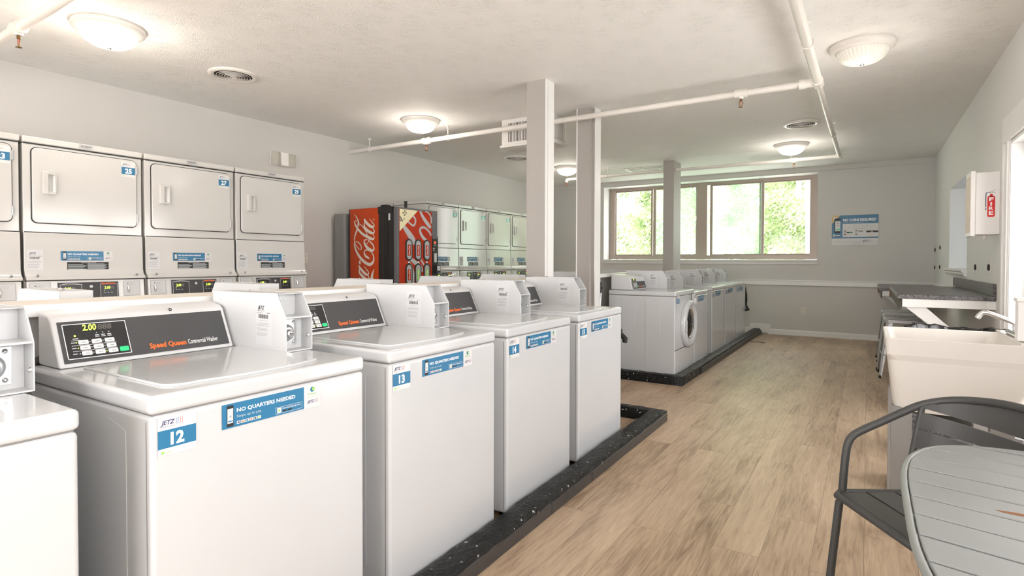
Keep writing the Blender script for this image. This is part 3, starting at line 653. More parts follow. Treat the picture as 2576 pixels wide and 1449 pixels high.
def top_loader(num, deck=.892):
    r = thing('washing_machine', 'x', 'washing machine')
    body = cabinet_mesh(top=deck-.046).build('cabinet', r, bevel=.012, seg=3)
    b = MB()
    for yy, sg in ((.003, -1), (W-.003, 1)):
        for a, c in ((-.20, -.115), (-.56, -.41)): 
            b.prism([(a, .12), (c, .12), (c, deck-.095), (a, deck-.075)], 1, yy, yy+sg*.0015, 'white_enamel')
    b.build('side_panel_embossing', body, bevel=.001, seg=1)
    MB().box((-.0225, .0026, .05), (-.0195, W-.0026, deck-.06), 'seam_grey').build('front_panel_seam', body)
    MB().box((-.68, .010, deck-.05), (-.009, W-.010, deck-.042), 'seam_grey').build('top_seam', body)
    top = MB().box((-.70, 0, deck-.044), (0, W, deck), 'white_enamel').build('top_panel', r, bevel=.012, seg=4)
    pts = [(-.52, .07), (-.52, .56), (-.12, .545)]+[(-.12+.05*math.sin(a)*1.0, .495+.05*math.cos(a)) for a in [i*PI/12 for i in range(1, 6)]]+[(-.060, .45), (-.050, .40), (-.046, .30), (-.050, .22), (-.062, .16)]+[(-.10+.04*math.cos(a), .13-.06*math.sin(a)) for a in [i*PI/12 for i in range(1, 7)]]
    lid = MB().prism(pts, 2, deck-.002, deck+.006, 'white_enamel', True).build('lid', r, bevel=.005, seg=3)
    build_console(r, .026, .545, deck); build_coin_box(r, .554, .660, deck)
    if num:
        b = MB(); A = Art(b, (.0005, 0, 0), (0, 1, 0), (0, 0, 1), (1, 0, 0)); number_art(A, .017, deck-.141, num); b.build('number_sticker', r)
        b = MB(); A = Art(b, (.0005, 0, 0), (0, 1, 0), (0, 0, 1), (1, 0, 0)); pay_art(A, .169, deck-.117); b.build('payment_sticker', r)
    for x, y in ((-.06, .06), (-.06, W-.06), (-.62, .06), (-.62, W-.06)): MB().cyl((x, y, 0), (x, y, .035), .02, 'rubber', 12).build('foot', r)
    return r
def pose(r, loc, rz=0, sy=1, label='', group=None):
    r.location = loc; r.rotation_euler = (0, 0, rz); r.scale = (1, sy, 1); r['label'] = label
    if group: r['group'] = group
    return r
GR1 = 'top-loading washers in the near row'
base = top_loader('12')
pose(base, (-1.362, .62, 0), .010, .995, 'white top-loading washer with the blue number 12 sticker', GR1)
def renumber(c, num):
    for ch in c.children:
        if ch.name.startswith('number_sticker'):
            b = MB(); A = Art(b, (.0005, 0, 0), (0, 1, 0), (0, 0, 1), (1, 0, 0)); number_art(A, .017, .751, num)
            tmp = b.build('tmp_sticker'); ch.data = tmp.data; bpy.data.objects.remove(tmp); ch.data.name = 'number_sticker'
for num, x, y, sy in (('11', -1.372, -.150, .995), ('13', -1.376, 1.382, 1.015), ('14', -1.392, 2.148, 1.03), ('15', -1.405, 2.93, 1.06)):
    c = copy_tree(base); lab = {'11': 'white top-loading washer nearest the camera, cut off by the left photo edge'}.get(num, 'white top-loading washer with the blue number %s sticker' % num)
    pose(c, (x, y, 0), .010, sy, lab, GR1); renumber(c, num)
# row behind the partition, facing the dryers
G2 = 'washers behind the middle partition facing the dryers'
labs = ['leftmost coin box visible over the shelf, washer facing the number 25 dryer', 'washer behind the shelf whose coin box top shows before dryers 27 and 29',
        'washer behind the shelf, its coin box below the red side of the vending machine', 'washer behind the shelf with a white paper scrap on its coin box',
        'washer behind the shelf whose coin box shows between the first two columns']
for k, lab in enumerate(labs):
    y = .82+.785*k; c = copy_tree(base); pose(c, (-3.15, y+.66, 0), PI, 1, lab, G2)
    for ch in list(c.children):
        if 'sticker' in ch.name: bpy.data.objects.remove(ch)
tag(MB().add([(-2.62, 3.19, 1.0925), (-2.52, 3.19, 1.0925), (-2.50, 3.26, 1.098), (-2.60, 3.27, 1.094)], [(0, 1, 2, 3)], 'paper').add([(-2.60, 3.21, 1.0935), (-2.54, 3.20, 1.096), (-2.55, 3.25, 1.12)], [(0, 1, 2)], 'paper').build('paper_scrap'), 'white crumpled paper scrap lying on a coin box near the vending machine', 'paper')
# far row, right side
G3 = 'top-loading washers in the far row'
for num, x, y, sy, dz in (('18', -1.600, 6.262, .93, -.018), ('19', -1.600, 7.085, 1.05, 0), ('20', -1.600, 7.84, 1.08, 0), ('21', -1.600, 8.60, 1.06, 0)):
    c = copy_tree(base); pose(c, (x, y, dz), 0, sy, {'18': 'white top-loading washer right beside the front-loading washer', '19': 'third white washer from the near end of the far row',
        '20': 'second to last white washer of the far row', '21': 'last white washer of the far row, closest to the back wall'}[num], G3); renumber(c, num)
G4 = 'washers on the left side of the far partition'
for k, lab in enumerate(['far washer whose coin box shows just right of the second column', 'far washer whose coin box shows over the middle of the far shelf', 'far washer whose coin box shows just left of the window column']):
    y = 5.55+.80*k; c = copy_tree(base); pose(c, (-3.32, y+.66, 0), PI, 1, lab, G4)
    for ch in list(c.children):
        if 'sticker' in ch.name: bpy.data.objects.remove(ch)
# front loader
fl = thing('washing_machine', 'white front-loading washer with a round glass door', 'washing machine', (-1.595, 5.50, 0), 0, 'front-loading washer')
del fl['group']
FD = .905; FWd = .70
b = MB().box((-.70, .003, .03), (-.001, FWd-.003, FD-.05), 'white_enamel'); body = b.build('cabinet', fl, bevel=.01)
b = MB()
for a, c in ((-.552, -.401), (-.302, -.147)): b.prism([(a, .08), (c, .08), (c, FD-.075), (a, FD-.072)], 1, .003, .0012, 'white_enamel')
b.build('side_panel_embossing', body, bevel=.001, seg=1)
MB().box((-.68, .006, FD-.053), (-.004, FWd-.006, FD-.045), 'seam_grey').build('top_seam', body)
MB().box((-.70, 0, FD-.046), (.004, FWd, FD), 'white_enamel').build('top_panel', fl, bevel=.01)
MB().box((-.02, .012, .10), (.002, FWd-.012, .315), 'white_enamel').build('kick_panel', fl, bevel=.006)
MB().box((-.02, .006, .318), (.0015, FWd-.006, .323), 'black_gap').build('panel_gap', body)
dc = (0, .44, .555)
b = MB().lathe([(.245, 0), (.25, .02), (.235, .045), (.205, .055), (.19, .045), (.175, .02), (.168, .015)], dc, 0, 'white_enamel', 48); door = b.build('door', fl)
MB().lathe([(.170, .018), (.165, .03), (.155, .032), (.150, .012)], dc, 0, 'chrome', 48).build('door_ring', door)
MB().lathe([(.151, .014), (.13, .03), (.09, .042), (.04, .047), (0, .048)], dc, 0, 'washer_glass', 48).build('door_glass', door)
MB().box((.05, dc[1]-.235, dc[2]-.07), (.062, dc[1]-.205, dc[2]+.05), 'white_enamel').build('door_handle', door, bevel=.004)
b = MB().box((.002, .60, .745), (.022, .69, .855), 'console_plastic').lathe([(0, .03), (.03, .026), (.04, .01)], (.015, .648, .775), 0, 'console_plastic', 20); b.box((.0, .588, .74), (.003, .594, .86), 'black_gap'); b.build('soap_drawer', fl, bevel=.003, seg=2)
b = MB(); A = Art(b, (.0005, 0, 0), (0, 1, 0), (0, 0, 1), (1, 0, 0)); number_art(A, .045, .765, '17', w=.10, h=.10)
A.text('CAUTION', .50, .842, .010, 'ink_black', 1, bold=.02)
for k in range(7): A.rect(.50, .765+.01*k, .545+.01*(k % 3), .768+.01*k, 'ink_grey', 1)
b.build('front_stickers', fl)
build_console(fl, .07, .50, FD, -.46, -.50, -.70); build_coin_box(fl, .51, .62, FD, -.235)

# ------------------------------------------------------------------ dryers
DW = .72
def dryer(num, blue='sticker_blue', inst='ink_black'):
    E = 'dryer_enamel'; r = thing('stacked_dryer', 'x', 'dryer')
    MB().box((-.78, .004, .03), (0, DW-.004, 1.975), E).build('cabinet', r, bevel=.006)
    MB().box((-.78, 0, 1.978), (.012, DW, 2.022), E).build('top_lid', r, bevel=.010)
    MB().box((-.77, .008, 1.970), (.0035, DW-.008, 1.979), 'black_gap').build('lid_seam', r)
    for z0, z1, nm in ((1.452, 1.950, 'door'), (.20, .70, 'lower_door')):
        d = MB().prism(rrpts(.050, z0, .676, z1, .032), 0, 0, .016, E, True).build(nm, r, bevel=.005)
        MB().prism(rrpts(.045, z0-.005, .681, z1+.005, .036), 0, -.002, .004, 'black_gap').build('door_gasket', d)
        zc = z1-.23
        b = MB().box((.014, .100, zc-.075), (.040, .130, zc+.075), E).box((.014, .168, zc-.070), (.032, .177, zc+.070), E).box((.014, .128, zc+.058), (.036, .172, zc+.074), E).box((.014, .128, zc-.074), (.036, .172, zc-.058), E)
        b.add([(.0175, .155, zc-.060), (.0175, .155, zc+.060), (.030, .170, zc+.060), (.030, .170, zc-.060)], [(3, 2, 1, 0)], E); b.build('handle', d, bevel=.003, seg=2)
        b = MB()
        for hz in (z1-.07, z0+.07): b.cyl((.014, .680, hz-.03), (.014, .680, hz+.03), .006, 'steel_grey', 8)
        b.build('hinge', d)
    # lower front of the upper drum, curved out to the control panel
    b = MB().prism([(0, 1.388), (.006, 1.384), (.010, 1.34), (.014, 1.14), (.026, 1.105), (.052, 1.085), (.052, 1.068), (-.02, 1.068), (-.02, 1.388)], 1, .004, DW-.004, E); b.build('service_panel', r, bevel=.004)
    b = MB()
    for y in (.06, DW-.065): b.lathe([(0, .004), (.008, .003), (.011, 0)], (.046, y, 1.098), 0, 'steel_grey', 12)
    b.build('bolt', r)
    MB().box((-.02, .008, 1.384), (.003, DW-.008, 1.392), 'black_gap').box((-.02, .008, 1.061), (.03, DW-.008, 1.070), 'black_gap').build('panel_seam', r)
    # control panel leaning back
    tilt = MB(); tilt.prism([(.034, 1.063), (.056, .82), (.0, .80), (-.02, 1.063)], 1, .008, DW-.008, E); cp = tilt.build('control_panel', r, bevel=.004)
    n = Vector((.243, 0, .022)).normalized(); V = Vector((-.022, 0, .243)).normalized(); oo = Vector((.056, 0, .82))
    b = MB(); A = Art(b, oo, (0, 1, 0), V, n, .0006)
    A.rect(.170, .07, .54, .232, 'steel_grey', 1); A.rect(.174, .074, .536, .228, 'dark_panel', 2)
    for x in (.185, .422):
        A.frame(x, .082, x+.125 if x < .3 else .53, .215, .0018, 'ink_white', 4); A.rect(x+.002, .084, (x+.123 if x < .3 else .528), .213, 'black_panel', 3)
        A.text('2.00', x+.025, .178, .018, 'led', 5, w=.038, shear=.12, bold=.02); A.rect(x+.066, .178, x+.085, .196, 'led_off', 5); A.disc(x+.024, .166, .002, 'led', 5)
        for k in range(3): A.rrect(x+.018+.03*k, .108, x+.038+.03*k, .12, .002, 'button_white', 5); A.rect(x+.02+.022*k, .150, x+.032+.022*k, .153, 'ink_lightgrey', 5)
        if x < .3: A.stroke([(x-.004, .212, .002), (x+.06, .224, .002), (x+.13, .212, .002)], 'ink_white', 6, 2)
    A.disc(.367, .198, .011, 'steel_grey', 5); A.disc(.367, .198, .007, 'ink_white', 6); A.disc(.367, .198, .004, 'steel_grey', 7)
    A.text('Speed Queen', .43, .212, .013, 'ink_orange', 6, w=.085, bold=.035)
    b.build('display_panel', cp)
    for y in (.020, .568):
        b = MB(); A = Art(b, oo, (0, 1, 0), V, n, .0006)
        A.rect(y, .02, y+.115, .232, 'steel_grey', 1); A.rect(y+.005, .125, y+.110, .228, 'coin_box_paint', 2); A.rect(y+.005, .025, y+.110, .118, 'zinc', 2); A.rect(y+.03, .15, y+.034, .215, 'black_gap', 3)
        A.disc(y+.065, .21, .014, 'ink_grey', 3, .007); A.disc(y+.065, .21, .012, 'coin_box_paint', 4, .006)
        c = A.P(y+.057, .075, 2); b.lathe([(.040, .002), (.034, .012), (.016, .014), (.014, .026), (0, .027)], c, 0, 'chrome', 24)
        for dy, dz in ((.016, .105), (.1, .105), (.016, .04), (.1, .04)): c = A.P(y+dy, dz, 2); b.lathe([(.007, 0), (.005, .005), (0, .006)], c, 0, 'steel_grey', 10)
        b.tube([A.P(y+.032, .205, 8), A.P(y+.032, .16, 25), A.P(y+.032, .145, 12)], .004, 'chrome', 8)
        b.build('coin_slide', cp)
    b = MB(); A = Art(b, (.0165, 0, 0), (0, 1, 0), (0, 0, 1), (1, 0, 0)); number_art(A, .575, 1.822, num, blue, w=.091, h=.112); A.rect(.22, 1.91, .224, 1.935, 'ink_lightgrey', 1) if num == '25' else None; b.build('number_sticker', r)
    b = MB(); A = Art(b, (.0125, 0, 0), (0, 1, 0), (0, 0, 1), (1, 0, 0)); A.rect(.313, 1.985, .396, 2.015, 'foil', 1); A.text('JETZ SERVICE', .325, 1.999, .008, 'ink_black', 2, w=.06, bold=.02); A.rect(.335, 1.991, .375, 1.994, 'ink_grey', 2); b.build('service_sticker', r)
    b = MB(); A = Art(b, (.0145, 0, 0), (0, 1, 0), (-.004/.20, 0, 1), (1, 0, .02)); 
    A.o = Vector((.0150, 0, 1.11)); id_art(A, .016, .012, .088, .150); pay_art(A, .200, .090, .255, .066, .058)
    A.rect(.236, .005, .486, .080, inst, 1); A.text('OPERATING INSTRUCTIONS', .318, .072, .005, 'ink_white', 2, w=.09)
    for k in range(7): A.rect(.241, .012+.008*k, .330+.01*(k % 3), .015+.008*k, 'ink_lightgrey', 2); A.rect(.356, .030+.006*k, .46+.008*(k % 3), .0325+.006*k, 'ink_lightgrey', 2)
    A.rect(.376, .006, .484, .022, 'paper', 3); A.text('IMPORTANT', .405, .015, .004, 'ink_black', 4, bold=.02); A.rect(.382, .009, .478, .011, 'ink_grey', 4)
    b.build('front_stickers', r)
    return r
GD = 'near stacked dryers'; GD2 = 'far stacked dryers behind the vending machine'
d0 = dryer('25'); pose(d0, (-4.68, 1.375, 0), 0, 1.0, 'white stacked dryer with the blue number 25 sticker', GD)
def renum_dryer(c, num, blue='sticker_blue'):
    for ch in c.children:
        if ch.name.startswith('number_sticker'):
            b = MB(); A = Art(b, (.0165, 0, 0), (0, 1, 0), (0, 0, 1), (1, 0, 0)); number_art(A, .575, 1.822, num, blue, w=.091, h=.112)
            tmp = b.build('tmp_sticker'); ch.data = tmp.data; bpy.data.objects.remove(tmp)
for num, y, sy in (('23', .645, 1.0), ('27', 2.108, 1.0), ('29', 2.84, .985)):
    c = copy_tree(d0); pose(c, (-4.68, y, 0), 0, sy, {'23': 'white stacked dryer mostly cut off at the left photo edge, sticker ending in 3'}.get(num, 'white stacked dryer with the blue number %s sticker' % num), GD); renum_dryer(c, num)
for num, y in (('31', 5.715), ('33', 6.415), ('35', 7.115), ('37', 7.815)):
    c = copy_tree(d0); pose(c, (-5.0, y, 0), 0, .965, 'far white stacked dryer %s' % {'31': 'half hidden right behind the vending machine, green number 31', '33': 'with the green number 33 sticker', '35': 'with the green number 35 sticker', '37': 'cut off by the first column'}[num], GD2)
    renum_dryer(c, num, 'sticker_green')
    c.scale.x = .77

# ------------------------------------------------------------------ vending machine
vm = thing('vending_machine', 'red and black cola vending machine with a price corner reading $1.25', 'vending machine', (-4.54, 4.70, 0))
MB().box((-.80, 0, .03), (-.06, .70, 1.83), 'vending_black').box((-.80, -.004, .02), (-.785, .1, 1.831), 'vending_black').build('cabinet', vm)
b = MB().box((-.295, -.008, .05), (-.16, .0, 1.79), 'vending_black').box((-.30, -.014, 1.755), (-.09, 0, 1.835), 'vending_black').box((-.215, -.011, .05), (-.195, 0, 1.76), 'vending_black')
for x, z in ((-.29, 1.805), (-.265, 1.81), (-.28, 1.765), (-.255, 1.77), (-.285, 1.305), (-.26, 1.305)): b.lathe([(0, .002), (.007, .001), (.008, 0)], (x, -.0142 if z > 1.75 else -.0082, z), 1, 'ink_white', 10)
A = Art(b, (-.16, 0, 0), (1, 0, 0), (0, 0, 1), (0, -1, 0)); A.rect(.015, 1.675, .045, 1.785, 'paper', 3); A.rect(.022, 1.69, .026, 1.77, 'ink_grey', 4); A.rect(.032, 1.69, .034, 1.77, 'ink_grey', 4)
b.build('hinge_bracket', vm)
b = MB(); b.box((-.784, -.004, .04), (-.30, 0, 1.828), 'cola_red')
A = Art(b, (-.787, -.0045, 1.829), (1, 0, 0), (0, 0, 1), (0, -1, 0), .0004)
def ck(S, m='cola_white'):
    for i, s in enumerate(S): A.stroke([((x-88)*.000951, -(y-125)*.0006695, w*.00081) for x, y, w in s], m, 2+.4*i)
ck([[(225, 488, 30), (190, 580, 26), (172, 650, 20), (173, 715, 14), (172, 770, 22), (200, 870, 34), (265, 985, 42), (350, 1075, 46), (440, 1122, 46), (500, 1085, 38), (517, 1000, 24), (485, 915, 16), (425, 872, 14), (370, 868, 16), (347, 915, 24), (375, 975, 36), (415, 1000, 30), (450, 1026, 3)],
    [(178, 728, 12), (225, 716, 14), (285, 775, 18), (298, 840, 16), (265, 852, 12), (215, 800, 14), (180, 745, 12)],
    [(405, 678, 12), (360, 688, 22), (352, 740, 32), (400, 820, 46), (470, 870, 44), (515, 865, 26), (515, 800, 20), (470, 735, 18), (420, 690, 12)], [(385, 760, 12), (415, 738, 12), (425, 690, 10), (432, 640, 10)],
    [(218, 350, 8), (190, 335, 12), (176, 362, 18), (200, 430, 28), (260, 515, 34), (330, 585, 38), (400, 625, 42), (470, 665, 44), (512, 672, 26), (525, 630, 12), (500, 590, 8)],
    [(262, 395, 8), (310, 430, 14), (360, 500, 16), (392, 560, 14), (405, 600, 10)], [(165, 208, 2), (205, 260, 14), (235, 320, 22), (248, 380, 34), (240, 440, 34)],
    [(350, 302, 8), (360, 335, 36), (400, 390, 42), (460, 445, 44), (510, 458, 28), (525, 425, 16), (490, 375, 14), (440, 308, 5)],
    [(358, 372, 16), (352, 440, 30), (395, 505, 44), (460, 555, 44), (515, 568, 26), (527, 525, 18), (500, 480, 14)],
    [(255, 1062, 6), (270, 1065, 36), (272, 1100, 36), (288, 1115, 4)],
    [(252, 1135, 8), (268, 1175, 36), (310, 1230, 42), (365, 1285, 44), (410, 1305, 28), (428, 1270, 16), (395, 1215, 14), (343, 1148, 5)],
    [(265, 1200, 16), (262, 1260, 30), (305, 1320, 44), (360, 1370, 44), (420, 1390, 26), (432, 1350, 18), (405, 1310, 12)], [(262, 1360, 20), (262, 1420, 40), (310, 1500, 44)],
    [(530, 1195, 2), (503, 1260, 28), (488, 1330, 46), (490, 1400, 60), (520, 1500, 60)]])
A.disc((516-88)*.000951, -(328-125)*.0006695, .013, 'cola_white', 2); A.disc((516-88)*.000951, -(328-125)*.0006695, .0105, 'cola_red', 3); A.text('R', .402, -.141, .011, 'cola_white', 4, rot=PI/2)
b.build('side_sign', vm)
b = MB().box((-.07, .0, .03), (0, .70, 1.825), 'vending_grey'); door = b.build('front_door', vm, bevel=.004, seg=2)
FRONT = [[[0.255,1.736,0.026],[0.294,1.696,0.026],[0.284,1.642,0.026],[0.25,1.623,0.023],[0.202,1.644,0.023],[0.169,1.665,0.022]],[[0.378,1.803,0.032],[0.408,1.757,0.041],[0.469,1.693,0.049],[0.531,1.642,0.05],[0.57,1.61,0.04]],[[0.469,1.803,0.016],[0.51,1.799,0.017],[0.56,1.762,0.022],[0.58,1.709,0.025],[0.575,1.667,0.02]],[[0.575,1.517,0.025],[0.541,1.56,0.028],[0.469,1.605,0.027],[0.408,1.608,0.03],[0.373,1.573,0.035],[0.398,1.52,0.04],[0.449,1.474,0.041],[0.51,1.449,0.025]],[[0.09,1.61,0.045],[0.174,1.53,0.072],[0.25,1.454,0.078],[0.279,1.402,0.047]],[[0.211,1.228,0.046],[0.308,1.175,0.055],[0.388,1.127,0.048],[0.408,1.073,0.04]],[[0.388,1.222,0.024],[0.418,1.188,0.024],[0.458,1.147,0.025]],[[0.202,1.169,0.03],[0.24,1.109,0.03],[0.259,1.042,0.031],[0.25,.93,0.039]]]
b = MB(); b.box((0, .025, .06), (.004, .592, 1.803), 'cola_front_red'); A = Art(b, (.004, 0, 0), (0, 1, 0), (0, 0, 1), (1, 0, 0), .0005)
for i, s in enumerate(FRONT): A.stroke(s, 'cola_front_white', .4+.15*i)
A.poly([(.027, 1.543), (.334, 1.802), (.027, 1.802)], 'cola_cream', 2)
A.text('$', .040, 1.655, .032, 'ink_black', 3, rot=.70, bold=.02); A.text('1.', .072, 1.658, .072, 'ink_black', 3, rot=.70, bold=.02); A.text('25', .100, 1.722, .048, 'ink_black', 3, rot=.70, bold=.015)
b.build('front_graphic', door)
k = 0
for r_ in range(4):
    for c_ in range(3):
        y = .178+.157*c_; z = 1.336-.29*r_; k += 1
        b = MB(); b.prism([(y-.055+.055+.058*math.cos(a), z+.07*(1 if math.sin(a) >= 0 else -1)+.058*math.sin(a)) for a in [2*PI*i/32 for i in range(32)]], 0, .004, .012, 'vending_black', True)
        s = b.build('selection_button', door)
        b = MB(); b.prism([(y+.040*math.cos(a), z+.07*(1 if math.sin(a) >= 0 else -1)+.040*math.sin(a)) for a in [2*PI*i/32 for i in range(32)]], 0, .012, .014, 'product_silver', True)
        A = Art(b, (.014, 0, 0), (0, 1, 0), (0, 0, 1), (1, 0, 0), .0005); mm = 'cola_front_red' if (k < 5 or k > 7) else 'ink_green'; A.rrect(y-.026, z-.07, y+.026, z+.06, .008, mm, 1)
        A.text('Coca-Cola' if mm[0] == 'c' else 'Sprite', y+.010, z-.058, .022, 'ink_white', 2, w=.105, rot=PI/2, shear=.3, bold=.015); b.build('product_window', s)
        MB().lathe([(.016, 0), (.015, .01), (.011, .016), (0, .017)], (.004, y, z-.148), 0, 'chrome', 16).build('push_button', s)
b = MB().box((0, .602, .10), (.012, .698, 1.48), 'vending_black').box((0, .598, 1.48), (.014, .699, 1.51), 'vending_grey')
A = Art(b, (.0125, 0, 0), (0, 1, 0), (0, 0, 1), (1, 0, 0), .0005); A.rect(.622, 1.42, .655, 1.445, 'led_red', 1); A.rect(.625, 1.19, .672, 1.30, 'paper_translucent', 1); A.text('12', .63, 1.335, .03, 'ink_white', 1, rot=PI/2); A.disc(.64, 1.40, .008, 'ink_white', 1)
b.build('payment_strip', door)
b = MB().box((.012, .625, 1.06), (.055, .695, 1.155), 'vending_black'); A = Art(b, (.0555, 0, 0), (0, 1, 0), (0, 0, 1), (1, 0, 0)); A.rect(.633, 1.085, .687, 1.145, 'ink_lightgrey', 1); b.build('card_reader', door)
MB().box((-.03, .14, 1.825), (.0, .16, 1.90), 'vending_black').build('antenna', vm)
b = MB().box((-.42, .12, 1.83), (-.28, .2, 1.855), 'vending_black').box((-.40, .13, 1.855), (-.30, .19, 1.875), 'vending_black'); b.build('top_bracket', vm)
tag(MB().box((-5.56, 4.66, .0), (-5.40, 5.05, 1.78), 'duct_grey').build('grey_panel'), 'narrow grey panel standing between the vending machine and the left wall', 'panel')

# ------------------------------------------------------------------ ceiling things
def dome(x, y, label, gm='dome_glass'):
    t = thing('ceiling_light', label, 'ceiling light', (x, y, CZ), 0, 'round dome ceiling lights')
    MB().lathe([(.20, 0), (.205, -.012), (.20, -.03), (.175, -.045), (.158, -.052), (.150, -.05)], (0, 0, 0), 2, 'dome_trim', 56).build('trim_ring', t)
    MB().lathe([(.158, -.045), (.155, -.07), (.135, -.10), (.10, -.122), (.05, -.135), (0, -.138)], (0, 0, 0), 2, gm, 56).build('glass_dome', t)
    MB().lathe([(.014, -.135), (.013, -.145), (.006, -.152), (0, -.153)], (0, 0, 0), 2, 'chrome', 16).build('finial', t)
    return t
LP = [(-4.22, 1.70, 'dome ceiling light nearest the camera, upper left', 1), (-4.12, 4.62, 'dome ceiling light above the pipe near the vending machine', 1), (-.05, 4.68, 'dimmer dome ceiling light right of the long pipe', .25), (-.86, 8.13, 'dome ceiling light in front of the window wall on the right', 1), (-4.13, 8.15, 'dome ceiling light seen between the first two columns', 1)]
DL = 5
for x, y, lab, s in LP:
    t = dome(x, y, lab, 'dome_glass' if s == 1 else 'dome_glass_dim')
    l = bpy.data.lights.new('dome_bulb', 'POINT'); l.energy = DL*s; l.shadow_soft_size = .10; l.color = (1, .91, .81)
    o = bpy.data.objects.new('dome_bulb', l); o.location = (x, y, CZ-.30); COL.objects.link(o)
def round_vent(x, y, label, r=.19):
    t = thing('ceiling_vent', label, 'air vent', (x, y, CZ), 0, 'round ceiling vents')
    MB().lathe([(r, 0), (r, -.006), (r*.92, -.016), (r*.80, -.018), (r*.74, -.01)], (0, 0, 0), 2, 'vent_white', 48).build('outer_ring', t)
    MB().lathe([(r*.76, -.002), (0, -.002)], (0, 0, 0), 2, 'vent_dark', 40).build('dark_throat', t)
    for k in range(6):
        q = r*(.68-.105*k); MB().lathe([(q, -.017-.002*k), (q-r*.030, -.010), (q-r*.035, -.010), (q-r*.008, -.019-.002*k), (q, -.017-.002*k)], (0, 0, 0), 2, 'vent_white', 40).build('vane_ring', t)
    MB().lathe([(.010, -.03), (.008, -.034), (0, -.035)], (0, 0, 0), 2, 'vent_white', 12).build('centre_cap', t)
round_vent(-4.43, 2.68, 'round louvred ceiling vent on the left, nearest the camera'); round_vent(-.64, 6.97, 'round louvred ceiling vent left of the long pipe at the right'); round_vent(-4.40, 7.04, 'round ceiling vent partly hidden by the first column')
# boxy air unit
t = thing('air_register_box', 'white boxy air register hanging from the ceiling behind the first column', 'air vent', (-3.07, 5.25, CZ))
MB().box((-.31, -.15, -.295), (.31, .15, 0), 'vent_white').build('housing', t, bevel=.004, seg=2)
MB().box((-.325, -.165, -.30), (.325, .165, -.275), 'vent_white').build('bottom_flange', t, bevel=.003, seg=1)
b = MB().box((-.23, -.153, -.245), (.26, -.1505, -.045), 'vent_dark')
for k in range(26): b.box((-.228+.0188*k, -.158, -.245), (-.220+.0188*k, -.1535, -.045), 'vent_white')
b.box((-.23, -.159, -.135), (.26, -.1535, -.118), 'vent_white'); b.build('front_grille', t)
b = MB().box((.3105, -.11, -.245), (.313, .12, -.045), 'vent_dark')
for k in range(16): b.box((.3132, -.11+.0145*k, -.245), (.318, -.103+.0145*k, -.045), 'vent_white')
b.box((.3105, -.13, -.26), (.319, -.108, -.03), 'vent_white').box((.3105, .118, -.26), (.319, .14, -.03), 'vent_white'); b.build('side_grille', t)
t = thing('ceiling_grille', 'flat rectangular white return grille on the ceiling near the window', 'air vent', (-3.0, 9.1, CZ))
b = MB().box((-.42, -.28, -.012), (.42, .28, 0), 'vent_white').box((-.36, -.23, -.014), (.36, .23, -.011), 'vent_dark')
for k in range(4): b.box((-.37+.24*k, -.24, -.022), (-.35+.24*k, .24, -.012), 'vent_white')
for k in range(20): b.box((-.36, -.23+.024*k, -.018), (.36, -.222+.024*k, -.013), 'vent_white')
b.build('grille_panel', t)

# pipes
PZ = 2.60
def P_(name, pts, r, label, grp='white sprinkler pipes'):
    o = MB().tube(pts, r, 'pipe_paint', 20).build(name); return tag(o, label, 'pipe', grp)
def elbow(c, r): return c
t = thing('sprinkler_pipe', 'thick white main pipe running down the ceiling toward the window', 'pipe', (-.343, 4.9, PZ), 0, 'white sprinkler pipes')
MB().tube([(0, -6.9, 0), (0, .07, 0)], .032, 'pipe_paint', 24).build('thick_section', t)
MB().tube([(0, .07, 0), (.012, 3.66, 0)], .024, 'pipe_paint', 20).build('thin_section', t)
b = MB().tube([(0, .0, 0), (0, .13, 0)], .040, 'pipe_paint', 24).tube([(0, .065, 0), (-.09, .065, 0)], .034, 'pipe_paint', 20).tube([(-.085, .065, 0), (-.13, .065, 0)], .042, 'pipe_paint', 8)
b.tube([(.012, 3.58, 0), (.012, 3.70, 0)], .032, 'pipe_paint', 16).tube([(.012, 3.66, 0), (-.04, 3.66, 0)], .03, 'pipe_paint', 16); b.build('pipe_fitting', t)
def hanger(t, x, y, r=.034):
    MB().tube([(x, y, .135), (x, y, .04)], .006, 'pipe_paint', 8).box((x-.018, y-.008, .115), (x+.018, y+.008, .135), 'pipe_paint').tube([(x+r*math.sin(a), y, r*math.cos(a)) for a in [2*PI*i/16 for i in range(16)]], .005, 'pipe_paint', 6, closed=True).build('hanger', t)
def hanger_y(t, x, y, r=.034):
    MB().tube([(x, y, .135), (x, y, .04)], .006, 'pipe_paint', 8).box((x-.008, y-.018, .115), (x+.008, y+.018, .135), 'pipe_paint').tube([(x, y+r*math.sin(a), r*math.cos(a)) for a in [2*PI*i/16 for i in range(16)]], .005, 'pipe_paint', 6, closed=True).build('hanger', t)
hanger(t, 0, -.85, .036); hanger(t, .006, 2.2, .028)
def sprinkler(x, y, z, label, par=None):
    s = MB().cyl((0, 0, 0), (0, 0, -.022), .010, 'brass', 12).lathe([(.016, -.068), (.017, -.072), (0, -.073)], (0, 0, 0), 2, 'brass', 18).build('sprinkler_head', par); s.location = Vector((x, y, z))-par.location
    MB().tube([(.010, 0, -.02), (.016, 0, -.035), (.010, 0, -.052), (.002, 0, -.068)], .0025, 'brass', 6).tube([(-.010, 0, -.02), (-.016, 0, -.035), (-.010, 0, -.052), (-.002, 0, -.068)], .0025, 'brass', 6).build('frame_arms', s)
    MB().cyl((0, 0, -.022), (0, 0, -.052), .0035, 'ink_red', 8).build('glass_bulb', s)
    return s
